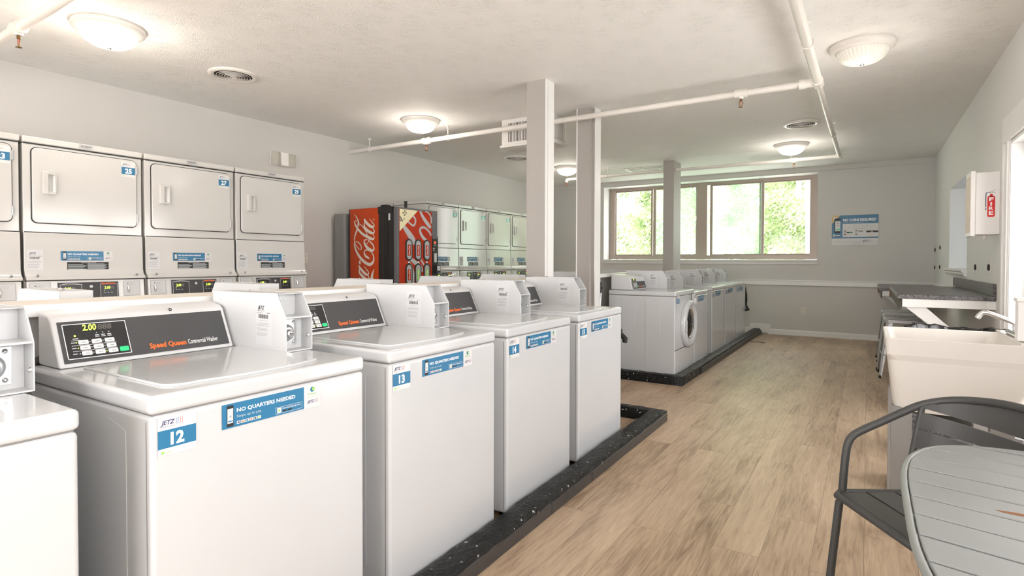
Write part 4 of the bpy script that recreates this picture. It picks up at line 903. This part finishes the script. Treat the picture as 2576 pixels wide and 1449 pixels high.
def branch(y, xa, xb, r, fits, hangs, label, spr):
    t = thing('sprinkler_pipe', label, 'pipe', (0, y, PZ), 0, 'white sprinkler pipes')
    MB().tube([(xa, 0, 0), (xb, 0, 0)], r, 'pipe_paint', 20).build('pipe_run', t)
    for x in fits: MB().tube([(x-.045, 0, 0), (x+.045, 0, 0)], r*1.3, 'pipe_paint', 18).tube([(x-.047, 0, 0), (x-.033, 0, 0)], r*1.55, 'pipe_paint', 8).tube([(x+.033, 0, 0), (x+.047, 0, 0)], r*1.55, 'pipe_paint', 8).tube([(x, 0, 0), (x, 0, -r*1.7)], r*.8, 'pipe_paint', 14).build('tee_fitting', t)
    for x in hangs: hanger_y(t, x, 0, r+.004)
    for x, lab in spr: sprinkler(x, y, PZ-r*1.7, lab, t)
    return t
branch(1.267, XL, -1.5, .027, [-4.33], [-3.0], 'white ceiling pipe crossing the top left corner', [(-4.33, 'brass sprinkler head on the pipe in the top left corner')])
branch(4.965, XL, -.44, .026, [-4.34, -.905], [-5.27, -4.02], 'white ceiling pipe from the left wall past the columns to the main pipe', [(-4.34, 'brass sprinkler head on the crossing pipe near the vending machine'), (-.905, 'brass sprinkler head on the crossing pipe close to the main pipe')])
t = branch(8.56, -4.30, -.36, .024, [-.87], [-3.6], 'white ceiling pipe running close to the window wall', [(-.87, 'brass sprinkler head on the far pipe under the dome light')])
MB().tube([(-4.30, 0, 0), (-4.33, 0, -.004), (-4.345, 0, -.02), (-4.348, 0, -.05)], [.026, .028, .027, .024], 'pipe_paint', 16).build('elbow', t)
sprinkler(-4.348, 8.56, PZ-.05, '', t)

# emergency light, outlets
t = thing('emergency_light', 'white twin-lamp emergency light high on the left wall above dryer 29', 'emergency light', (XL, 3.96, 2.345))
MB().box((0, -.045, -.075), (.075, .045, .075), 'cabinet_white').box((0, -.15, -.078), (.02, .15, .078), 'cabinet_white').build('housing', t, bevel=.006)
for s in (-1, 1):
    MB().lathe([(.045, .025), (.04, .035), (.02, .03), (0, .028)], (.015, s*.095, 0), 0, 'ivory', 20).build('lamp', t)
    MB().box((.02, s*.048, -.075), (.062, s*.15, .075), 'clear_plastic').build('clear_cover', t, bevel=.006)
def outlet(loc, U, V, N, label, kind=0, w=.072, h=.115, grp='wall outlets'):
    t = thing('wall_outlet', label, 'outlet', loc, 0, grp); U, V, N = Vector(U), Vector(V), Vector(N)
    def bx(mb, u0, u1, v0, v1, n0, n1, m):
        c = [U*u+V*v+N*n for n in (n0, n1) for v in (v0, v1) for u in (u0, u1)]; return mb.add(c, [(0, 2, 3, 1), (4, 5, 7, 6), (0, 1, 5, 4), (2, 6, 7, 3), (0, 4, 6, 2), (1, 3, 7, 5)], m)
    bx(MB(), -w/2, w/2, -h/2, h/2, 0, .006, 'ivory').build('cover_plate', t, bevel=.002, seg=1)
    b = MB()
    if kind == 0:
        for v in (-.027, .027):
            bx(b, -.017, .017, v-.014, v+.014, .006, .009, 'ivory')
            for u in (-.007, .005): bx(b, u, u+.003, v-.004, v+.007, .009, .0095, 'black_gap')
            bx(b, -.003, .003, v-.012, v-.007, .009, .0095, 'black_gap')
    elif kind == 1:
        c = N*.006; b.lathe([(.026, 0), (.024, .010), (.012, .012), (0, .012)], c, 0, 'black_gap', 20) if abs(N.x) > .5 else None
        if N.x < 0: b.v = [(-(v[0]+.006)-.006, v[1], v[2]) for v in b.v]
    b.build('receptacle', t); return t
outlet((-.874, YB, .41), (1, 0, 0), (0, 0, 1), (0, -1, 0), 'ivory duplex outlet low on the back wall')
outlet((XL, 4.27, 1.235), (0, 1, 0), (0, 0, 1), (1, 0, 0), 'duplex outlet on the left wall just right of dryer 29')
for y, z, lab in ((6.43, 1.16, 'black round wall socket under the extinguisher cabinet, the farther of the two'), (5.78, 1.162, 'black round wall socket under the extinguisher cabinet, the nearer of the two'),
                  (9.35, 1.40, 'wall socket left of the deep window, upper right of the four'), (9.35, 1.14, 'wall socket left of the deep window, lower right of the four'), (10.0, 1.38, 'wall socket by the room corner, upper left of the four'), (10.0, 1.13, 'wall socket by the room corner, lower left of the four')):
    outlet((XR, y, z), (0, 1, 0), (0, 0, 1), (-1, 0, 0), lab, 1, .075, .12, 'round wall sockets')

# sign on the back wall
t = thing('wall_sign', 'blue and white NO COINS REQUIRED sign on the back wall', 'sign', (-.486, YB, 1.467)); sw, sh = .616, .468
MB().box((0, -.008, 0), (sw, 0, sh), 'paper').build('board', t)
b = MB(); A = Art(b, (0, -.0082, 0), (1, 0, 0), (0, 0, 1), (0, -1, 0), .0006)
def S(x, y): return ((x-185)/1690*sw, (1250-y)/1085*sh)
def R(x0, y0, x1, y1, m, l): a, c = S(x0, y1), S(x1, y0); A.rect(a[0], a[1], c[0], c[1], m, l)
R(185, 1000, 1875, 165, 'sticker_blue', 1); R(590, 955, 1875, 475, 'paper', 2); A.poly([S(185, 470), S(500, 165), S(185, 165)], 'ink_gold', 2); A.poly([S(220, 265), S(285, 330), S(350, 265), S(285, 200)], 'paper', 3)
a = S(605, 380); A.text('NO COINS REQUIRED', a[0], a[1], .037, 'ink_white', 3, w=.435, bold=.03); a = S(605, 440); A.text('PAY WITH YOUR SMARTPHONE TODAY', a[0], a[1], .010, 'ink_lightgrey', 3, w=.27)
a, c = S(280, 810), S(515, 270); A.rrect(a[0], a[1], c[0], c[1], .014, 'ink_black', 4); R(310, 735, 505, 345, 'paper', 5); R(330, 690, 490, 655, 'button_green', 6); R(310, 375, 505, 345, 'sticker_blue', 6); a = S(412, 525); A.disc(a[0], a[1], .010, 'ink_grey', 6); R(380, 462, 450, 448, 'ink_black', 6)
R(230, 925, 305, 855, 'paper', 3); a = S(267, 890); A.disc(a[0], a[1], .008, 'ink_green', 4); R(325, 908, 500, 890, 'ink_white', 3); R(325, 945, 400, 930, 'ink_black', 3); R(415, 945, 495, 930, 'ink_black', 3)
for x, n in ((640, '1'), (1015, '2'), (1455, '3')): a = S(x, 575); A.text(n, a[0], a[1], .020, 'sticker_green', 3)
for x in (975, 1415): R(x, 940, x+3, 490, 'ink_lightgrey', 3)
for x, w in ((640, 240), (1015, 360), (1450, 280)): R(x, 612, x+w, 605, 'ink_lightgrey', 3)
for x in (640, 1055): a, c = S(x, 885), S(x+70, 712); A.rrect(a[0], a[1], c[0], c[1], .004, 'ink_black', 3); R(x+8, 855, x+62, 745, 'ink_lightgrey', 4)
R(740, 815, 955, 768, 'ink_black', 3); R(850, 805, 930, 780, 'button_green', 4); R(1175, 765, 1335, 740, 'ink_black', 3); a, c = S(1170, 845), S(1340, 740); A.frame(a[0], a[1], c[0], c[1], .001, 'ink_lightgrey', 3)
for x, m in ((1020, 'ink_navy'), (1080, 'ink_orange'), (1150, 'sticker_blue'), (1220, 'ink_lightgrey'), (1280, 'ink_grey'), (1350, 'ink_green')): R(x, 668, x+35, 650, m, 3)
R(1450, 798, 1868, 738, 'ink_black', 3); a = S(1530, 940); c = S(1680, 800); A.poly([S(1515, 942), S(1700, 942), S(1690, 870), S(1600, 830)], 'cabinet_cream', 4); R(1610, 885, 1690, 770, 'paper', 5)
a = S(350, 1130); A.text('The best in laundry experience brought to you by', a[0], a[1], .011, 'ink_grey', 3, w=.325); a = S(945, 1205); A.text('913-962-5500', a[0], a[1], .011, 'ink_grey', 3, w=.1); a = S(1310, 1128); jetz(A, a[0], a[1], .135)
b.build('printed_face', t)
# fire extinguisher cabinet
t = thing('extinguisher_cabinet', 'white wall cabinet with a red extinguisher picture reading FIRE', 'fire cabinet', (XR, 5.42, 1.41))
MB().box((-.142, 0, 0), (0, .22, .465), 'cabinet_white').build('cabinet_body', t, bevel=.006)
MB().box((-.172, -.005, -.012), (-.142, .24, .478), 'cabinet_white').build('door_frame', t, bevel=.005)
MB().box((-.1750, .02, .02), (-.1725, .22, .44), 'cabinet_cream').build('door_panel', t)
b = MB(); A = Art(b, (-.142, -.0005, 0), (1, 0, 0), (0, 0, 1), (0, -1, 0), .0005)
A.rrect(.068, .130, .112, .285, .010, 'fire_red', 1); A.poly([(.078, .28), (.102, .28), (.096, .30), (.084, .30)], 'fire_red', 1); A.disc(.090, .312, .008, 'ink_grey', 1); A.disc(.090, .312, .006, 'paper', 2)
A.stroke([(.090, .315, .003), (.104, .325, .003), (.116, .330, .002)], 'ink_grey', 1); A.stroke([(.09, .308, .003), (.106, .312, .003), (.116, .306, .002)], 'ink_grey', 1)
A.stroke([(.084, .312, .004), (.066, .312, .004), (.060, .30, .005), (.059, .25, .005), (.060, .18, .005)], 'ink_navy', 1); A.disc(.0595, .20, .005, 'paper', 2)
for k, ch in enumerate('FIRE'): A.text(ch, .0775 if ch != 'I' else .085, .248-.034*k, .026, 'ink_white', 2, w=.026 if ch != 'I' else .010, bold=.03)
b.build('extinguisher_decal', t)
for dy in (.05, .16): MB().box((-.10+dy*.2, dy, -.03), (-.085+dy*.2, dy+.012, -.005), 'ivory').build('bottom_clip', t)

# ------------------------------------------------------------------ counter with braces
def counter(name, label, x0, y0, y1, zt, bs, braces, grp):
    t = thing(name, label, 'counter', (XR, y0, 0), 0, grp); L = y1-y0; x = x0-XR
    MB().box((x, 0, zt-.036), (-.001, L, zt), 'speckle_laminate').build('countertop', t, bevel=.006, seg=2)
    if bs: MB().box((-.022, 0, zt), (-.001, L+.25, zt+.095), 'speckle_laminate').build('backsplash', t, bevel=.003, seg=1)
    MB().box((x+.035, .01, zt-.10), (-.055, .05, zt-.036), 'wall_paint_daylit').box((-.055, .01, zt-.10), (-.001, .05, zt-.036), 'trim_white').build('end_apron', t)
    MB().box((x+.02, .06, zt-.13), (x+.035, L-.04, zt-.037), 'rail_dark').box((x+.004, L-.04, zt-.13), (x+.05, L-.02, zt-.037), 'mdf').build('front_rail', t)
    for yy in braces:
        b = MB(); y = yy-y0
        b.prism([(x+.035, zt-.036), (x+.125, zt-.036), (x+.36, zt-.27), (-.03, zt-.46), (-.03, zt-.56), (x+.28, zt-.30), (x+.035, zt-.085)], 1, y, y+.018, 'wall_paint_daylit')
        b.build('diagonal_brace', t)
    MB().box((-.03, .02, zt-.60), (-.001, L-.02, zt-.48), 'wall_paint').build('wall_cleat', t)
    return t
counter('wall_counter', 'grey speckled folding counter with a backsplash, behind the utility sink', .205, 5.50, 7.60, .943, True, (5.55, 6.75), 'speckled wall counters')
counter('wall_counter', 'second speckled counter farther back, running to the back wall', .125, 8.48, 10.1, .876, False, (8.6, 9.6), 'speckled wall counters')
# stools
def stool(x, y, rz, label, first=None):
    if first is None:
        t = thing('metal_stool', label, 'stool', (x, y, 0), rz, 'grey metal stools'); h = .62
        MB().prism(rrpts(-.155, -.155, .155, .155, .04), 2, h-.012, h, 'stool_metal', True).prism(rrpts(-.16, -.16, .16, .16, .045), 2, h-.05, h-.012, 'stool_metal', True).build('seat', t, bevel=.006)
        MB().box((-.035, -.011, h+.0002), (.035, .011, h+.001), 'black_gap').build('handle_slot', t)
        for sx in (-1, 1):
            for sy in (-1, 1):
                b = MB(); a = (sx*.145, sy*.145); c = (sx*.205, sy*.205)
                vs = []
                for (px, py), z, w in ((a, h-.03, .060), (c, .02, .024)):
                    vs += [(px-sx*w, py, z), (px-sx*w*.4, py-sy*.004, z), (px, py, z), (px-sx*.004, py-sy*w*.4, z), (px, py-sy*w, z), (px-sx*.012, py-sy*.012, z)]
                b.add(vs, [(k, (k+1) % 6, 6+(k+1) % 6, 6+k) for k in range(6)]+[(0, 1, 2, 3, 4, 5), (11, 10, 9, 8, 7, 6)], 'stool_metal'); leg = b.build('leg', t)
                MB().cyl((c[0]-sx*.008, c[1]-sy*.008, 0), (c[0]-sx*.008, c[1]-sy*.008, .03), .012, 'rubber', 10).build('foot_cap', leg)
        z = .24; q = .178
        for p0, p1 in (((-q, -q), (q, -q)), ((q, -q), (q, q)), ((q, q), (-q, q)), ((-q, q), (-q, -q))): MB().tube([(*p0, z), (*p1, z)], .006, 'stool_metal', 8).build('stretcher', t)
        return t
    c = copy_tree(first); c.location = (x, y, 0); c.rotation_euler = (0, 0, rz); c['label'] = label; return c
s0 = stool(.31, 7.13, .03, 'grey metal stool nearest the sink, under the speckled counter')
stool(.305, 7.62, -.04, 'middle grey metal stool of the three under the counter', s0)
stool(.305, 8.22, .02, 'farthest grey metal stool, nearest the back wall', s0)

# ------------------------------------------------------------------ utility sink
t = thing('utility_sink', 'beige plastic laundry sink with a chrome faucet by the right wall', 'sink', (.07, 2.93, 0)); H = .872
LX, LY = .60, .53
def ring(x0, y0, x1, y1, z, r, n=10): return [(a, c, z) for a, c in rrpts(x0, y0, x1, y1, r, n)]
prof = [ring(.035, .03, LX-.16, LY-.03, .30, .05), ring(.035, .03, LX-.16, LY-.03, .555, .05), ring(.012, .012, LX-.06, LY-.012, .775, .04), ring(.004, .004, LX, LY-.004, .80, .02), ring(0, 0, LX, LY, H-.004, .02), ring(.003, .003, LX-.003, LY-.003, H, .02),
        ring(.018, .018, LX-.15, LY-.018, H-.002, .03), ring(.03, .03, LX-.17, LY-.03, H-.10, .05), ring(.06, .06, LX-.2, LY-.06, .60, .07)]
prof = prof[1:]
b = MB(); n = len(prof[0]); vs = [v for q in prof for v in q]
b.add(vs, [(i*n+k, i*n+(k+1) % n, (i+1)*n+(k+1) % n, (i+1)*n+k) for i in range(len(prof)-1) for k in range(n)], 'sink_plastic', False)
b.add(prof[-1], [tuple(range(n))], 'sink_plastic'); b.add(prof[0], [tuple(range(n))[::-1]], 'sink_plastic')
b.build('basin', t)
b = MB().box((LX-.155, .01, H-.002), (LX-.001, LY-.01, H+.012), 'sink_plastic')
for y in (.05, .45):
    for k in range(4): b.box((LX-.15+.012*k, y, H+.012), (LX-.144+.012*k, y+.03, H+.014), 'sink_plastic')
b.build('rear_deck', t, bevel=.005, seg=2)
for x, y in ((.045, .045), (.045, LY-.06), (LX-.22, .045), (LX-.22, LY-.06)): MB().prism([(x-.02, y-.012), (x+.055, y-.012), (x+.055, y-.004), (x-.012, y-.004), (x-.012, y+.045), (x-.02, y+.045)], 2, 0, .57, 'leg_metal').build('leg', t)
f = MB().box((LX-.150, .16, H+.012), (LX-.085, .36, H+.034), 'chrome').build('faucet_base', t, bevel=.01)
sp = [(LX-.118, .26, H+.03), (LX-.118, .26, H+.055), (LX-.125, .26, H+.065), (LX-.17, .26, H+.085), (LX-.225, .26, H+.108), (LX-.245, .26, H+.103), (LX-.258, .26, H+.082)]
MB().tube(sp, .0105, 'chrome', 16, fine=5).build('spout', f)
for y in (.20, .32): MB().cyl((LX-.118, y, H+.03), (LX-.118, y, H+.055), .012, 'chrome', 14).box((LX-.13, y-.005, H+.053), (LX-.09, y+.005, H+.062), 'chrome').build('tap_handle', f)
tag(MB().box((.505, 2.945, .888), (.66, 3.00, 1.045), 'cabinet_white').box((.500, 2.94, 1.045), (.665, 3.005, 1.060), 'cabinet_white').build('plastic_box', bevel=.004, seg=2), 'plain white box beside the sink faucet, cut off by the right photo edge', 'box')
tag(MB().prism([(.11, 0), (.70, 0), (.70, .30), (.13, .38), (.11, .38)], 1, 3.75, 3.79, 'speckle_laminate').box((.20, 3.5, 0), (.66, 3.74, .27), 'speckle_laminate').build('laminate_offcut', bevel=.002, seg=1), 'black speckled laminate offcuts standing on the floor behind the sink legs', 'laminate offcut')
# waste bin behind the sink
t = thing('waste_bin', 'tall round waste bin lined with a black bag behind the sink', 'bin', (.455, 4.35, -.02))
MB().lathe([(.0, .02), (.19, .02), (.20, .02), (.24, .74), (.255, .76), (.255, .79), (.24, .79)], (0, 0, 0), 2, 'bin_grey', 40).build('bin_body', t)
rnd = random.Random(2); b = MB(); N = 90; rings = []
for j, (r_, z) in enumerate(((.258, .66), (.262, .72), (.258, .78), (.250, .812), (.228, .805), (.215, .74), (.20, .55))):
    ring_ = []
    for k in range(N):
        a = 2*PI*k/N; w = .006*math.sin(a*23+j*.6)+.005*math.sin(a*37+j)+rnd.uniform(-.002, .002)
        ring_.append(((r_+w)*math.cos(a), (r_+w)*math.sin(a), z+(.010*math.sin(a*3+.7)+.005*math.sin(a*11)+.002*math.sin(a*31))*(1 if j in (2, 3, 4) else .3)))
    rings.append(ring_)
b.add([v for q in rings for v in q], [(i*N+k, i*N+(k+1) % N, (i+1)*N+(k+1) % N, (i+1)*N+k) for i in range(6) for k in range(N)], 'bag_black', True); b.add(rings[-1], [tuple(range(N))], 'bag_black'); b.build('bag', t, label='black plastic bin bag folded over the rim')
# black bin between the two washer rows
t = thing('waste_bin', 'dark bin with a lid handle between the near and far washer rows', 'bin', (-1.955, 4.56, 0))
MB().prism(rrpts(-.13, -.11, .13, .11, .03), 2, .0, .57, 'bin_grey', True).build('bin_body', t)
MB().prism(rrpts(-.145, -.12, .145, .12, .03), 2, .57, .61, 'bin_grey', True).build('lid', t, bevel=.008)
MB().tube([(.10, .02, .58), (.17, .02, .565), (.20, .02, .535), (.195, .02, .505)], [.02, .022, .024, .02], 'rubber', 12).build('handle', t)
MB().prism(rrpts(-.148, -.123, .148, .123, .03), 2, .53, .575, 'bag_black', True).build('bag', t)
# hose and valves behind front loader
t = thing('water_valve', 'black hose and tap on the partition wall left of the front-loading washer', 'water valve', (-2.43, 5.36, .86))
MB().lathe([(.03, .0), (.032, .006), (.02, .012), (.008, .016), (.008, .05)], (-.02, 0, .07), 0, 'hose', 18).tube([(.03, 0, .07), (.12, .01, .07)], .012, 'hose', 10).tube([(.10, .01, .02), (.10, .01, .13)], .016, 'hose', 10).build('tap', t)
MB().tube([(.06, 0, .05), (.05, 0, -.05), (.02, -.01, -.2), (0, -.02, -.45), (.0, 0, -.80)], .016, 'hose', 12).tube([(.10, .02, .05), (.09, .02, -.1), (.07, .02, -.3), (.06, .02, -.80)], .014, 'zinc', 12).build('hose', t)
tag(MB().tube([(-2.14, .52, .80), (-2.10, .56, .84), (-2.08, .60, .87), (-2.10, .66, .9)], .016, 'hose', 10).tube([(-2.14, .50, .1), (-2.14, .52, .80)], .016, 'hose', 10).build('drain_hose'), 'black drain hose between washers 11 and 12 at the partition', 'hose')
# bag hanging at the end of the far row
b = MB(); pts = [(-1.63, 9.345, .80), (-1.64, 9.345, .70), (-1.63, 9.35, .60), (-1.62, 9.355, .52), (-1.60, 9.36, .44)]
b.tube(pts, [.03, .05, .045, .035, .05], 'bag_black', 10); b.tube([(-1.63, 9.335, .86), (-1.63, 9.345, .79)], [.01, .028], 'bag_black', 8)
for i, v in enumerate(b.v): b.v[i] = (v[0]+.008*math.sin(i*2.3), v[1]+.008*math.sin(i*1.7), v[2]+.006*math.sin(i))
tag(b.build('black_bag'), 'crumpled black bag hanging at the end of the far washer row', 'bag')
tag(MB().tube([(-1.49, 9.02, .004), (-1.42, 9.0, .004), (-1.34, 9.03, .004), (-1.27, 8.98, .004)], .004, 'hose', 6).build('cord_end'), 'short black cord end lying on the floor by the far kerb', 'cord')

# ------------------------------------------------------------------ table
TC = (.43, 1.37); TZ = .72; TA = math.radians(-12.5)
t = thing('slatted_table', 'grey slatted outdoor table in the bottom right corner', 'table', (*TC, 0), 0)
def sq(rx, ry, n=3.5, m=96):
    p = []
    for i in range(m):
        a = 2*PI*i/m; c, s = math.cos(a), math.sin(a); p.append((rx*math.copysign(abs(c)**(2/n), c), ry*math.copysign(abs(s)**(2/n), s)))
    return p
MB().tube([(x, y, TZ-.012) for x, y in sq(.356, .541)], .008, 'table_rim', 10, closed=True).build('rim', t)
def clip(poly, nx, ny, d):
    out = []
    for k in range(len(poly)):
        p, q = poly[k], poly[(k+1) % len(poly)]; a = p[0]*nx+p[1]*ny-d; c = q[0]*nx+q[1]*ny-d
        if a <= 0: out.append(p)
        if (a < 0 < c) or (c < 0 < a): u = a/(a-c); out.append((p[0]+(q[0]-p[0])*u, p[1]+(q[1]-p[1])*u))
    return out
nx, ny = -math.sin(TA), math.cos(TA); k = -7
while k < 7:
    d = .072+.0965*k; pl = clip(clip(sq(.349, .534), nx, ny, d+.0895), -nx, -ny, -d)
    if len(pl) > 2: MB().prism(pl, 2, TZ-.034, TZ-.002, 'table_grey').build('slat', t, bevel=.003, seg=2)
    k += 1
MB().box((-.33, -.02, TZ-.05), (.33, .02, TZ-.0345), 'table_rim').box((-.02, -.51, TZ-.051), (.02, .51, TZ-.035), 'table_rim').build('cross_bar', t)
for sx in (-1, 1):
    for sy in (-1, 1): MB().tube([(sx*.26, sy*.42, TZ-.03), (sx*.28, sy*.45, .0)], .015, 'table_rim', 12).build('leg', t)
b = MB(); A = Art(b, (.085, .03, TZ-.002), (1, 0, 0), (0, 1, 0), (0, 0, 1), .0003)
mat('rust', (.20, .08, .03), .8)
A.poly([(-.30, .02), (-.27, .024), (-.235, .022), (-.23, .014), (-.265, .010), (-.29, .012)], 'rust', 1); b.build('rust_stain', t)
# ------------------------------------------------------------------ armchair
# local frame: +x is the sitting direction (front), y to the chair's left
t = thing('metal_armchair', 'dark grey metal slatted armchair tucked behind the table', 'chair', (.247, 2.045, 0), math.radians(214))
cm = 'chair_grey'; SH = .44
for k in range(4): MB().box((.215-.095*k-.088, -.25, SH-.012), (.215-.095*k, .25, SH), cm).build('seat_slat', t, bevel=.003, seg=2)
MB().tube([(.225, -.245, SH-.008), (.225, .245, SH-.008), (.205, .265, SH-.008), (-.155, .25, SH-.008), (-.17, .23, SH-.008), (-.17, -.23, SH-.008), (-.155, -.25, SH-.008), (.205, -.265, SH-.008)], .012, cm, 10, closed=True).build('seat_frame', t)
for s_ in (-1, 1):
    MB().tube([(.19, s_*.255, SH-.012), (.205, s_*.265, SH-.04), (.245, s_*.272, .0)], .0125, cm, 12).build('leg', t)
    MB().tube([(-.14, s_*.245, SH-.012), (-.165, s_*.255, SH-.04), (-.24, s_*.265, .0)], .0125, cm, 12).build('leg', t)
    MB().tube([(-.005, s_*.246, SH-.008), (-.03, s_*.247, .58), (-.062, s_*.250, .728)], .010, cm, 10).build('back_post', t)
path = [(.195, .265, SH-.005), (.186, .268, .53), (.176, .270, .59), (.158, .271, .620), (.122, .272, .640), (.06, .270, .668), (0, .266, .697), (-.06, .254, .727), (-.11, .222, .748), (-.147, .17, .762), (-.172, .09, .773), (-.18, 0, .776)]
path += [(x, -y, z) for x, y, z in reversed(path[:-1])]
MB().tube(path, .0125, cm, 16, fine=5).build('arm_and_top_tube', t)
def back_slat(e0, e1, m0, m1, yw=.24):
    b = MB(); n = 32; vs = []; fs = []
    for i in range(n+1):
        y = -yw+2*yw*i/n; q = max(0, 1-(y/yw)**2)**.6; x = -.062-.118*q
        for z in (e0+(m0-e0)*q, e1+(m1-e1)*q):
            dx = -.25*(z-.74); vs += [(x+dx*.9-.003, y, z), (x+dx*.9+.003, y, z)]
    for i in range(n):
        a, c = 4*i, 4*(i+1); fs += [(a, c, c+2, a+2), (a+1, a+3, c+3, c+1), (a+2, c+2, c+3, a+3), (a, a+1, c+1, c)]
    for k in range(4): b.add(vs, fs[k::4], cm, True)
    b.add(vs[:4], [(0, 2, 3, 1)], cm); b.add(vs[-4:], [(0, 1, 3, 2)], cm); return b.build('back_slat', t)
back_slat(.720, .727, .692, .773); back_slat(.655, .705, .633, .678); back_slat(.590, .648, .575, .625)

# ------------------------------------------------------------------ outdoors
tag(MB().box((-40, 10.6, -.35), (40, 60, -.3), 'bounce_ground').box((1.3, -30, -.35), (40, 10.6, -.3), 'bounce_ground').box((-40, -30, -.35), (1.3, -2.4, -.3), 'bounce_ground').build('outdoor_ground'), 'outdoor ground made pale to bounce light in through the windows', 'ground')['kind'] = 'structure'
def tree(x, y, h, r, m, nleaf, label, seed, cz=None, trunk=.14):
    t = thing('broadleaf_tree', label, 'tree', (x, y, -.3), 0, 'trees outside the window'); rnd = random.Random(seed)
    MB().tube([(0, 0, 0), (.05, .02, h*.3), (-.04, 0, h*.62), (.05, 0, h*.85)], [trunk, trunk*.8, trunk*.55, trunk*.2], 'bark', 12).build('trunk', t)
    b = MB(); vs = []; fs = []; q = max(r-.45, .1); clumps = [(rnd.uniform(-q, q), rnd.uniform(-q, q), h*rnd.uniform(.2, .95), rnd.uniform(.3, .6)) for _ in range(70)]
    for i in range(nleaf):
        c = rnd.choice(clumps); d = Vector((rnd.gauss(0, 1), rnd.gauss(0, 1), rnd.gauss(0, .8))).normalized()*c[3]*rnd.random()**.4
        p = Vector(c[:3])+d; s = rnd.uniform(.035, .065)*(1 if r < 1.8 else 1.3); a = Vector((rnd.gauss(0, 1), rnd.gauss(0, 1), rnd.gauss(0, 1))).normalized(); u = a.orthogonal().normalized(); w = a.cross(u)
        k = len(vs); vs += [p-u*s, p+w*s*.45, p+u*s, p-w*s*.45]; fs.append((k, k+1, k+2, k+3))
    b.add(vs, fs, m); b.build('foliage', t)
    return t
TR = [(-7.6, 15, 5.2, 1.55, 'leaf_mid', 'tree outside the leftmost pane of the long window'), (-4.4, 14.6, 5.0, 1.5, 'leaf_light', 'tree outside the second pane behind the window column'), (-1.4, 15.2, 5.2, 1.45, 'leaf_light', 'pale green tree outside the rightmost window pane'),
      (-11, 20.5, 7.5, 2.1, 'leaf_light', 'tall distant tree outside the left end of the long window'), (-6.7, 20, 7.5, 2.1, 'leaf_mid', 'tall distant tree between the first two near trees'), (-2.6, 19.6, 7.5, 1.95, 'leaf_mid', 'tall distant tree outside the tinted right-hand pane'), (1.4, 20, 7.5, 1.95, 'leaf_light', 'tall distant tree beyond the right end of the window')]
for i, (x, y, h, r, m, lab) in enumerate(TR): tree(x, y, h, r, m, 20000 if r < 1.8 else 22000, lab, 20+i)
t = tree(-.95, 13.2, 5.5, .5, 'leaf_light', 10, 'pale thick tree trunk at the lower right of the long window', 50, trunk=.26)
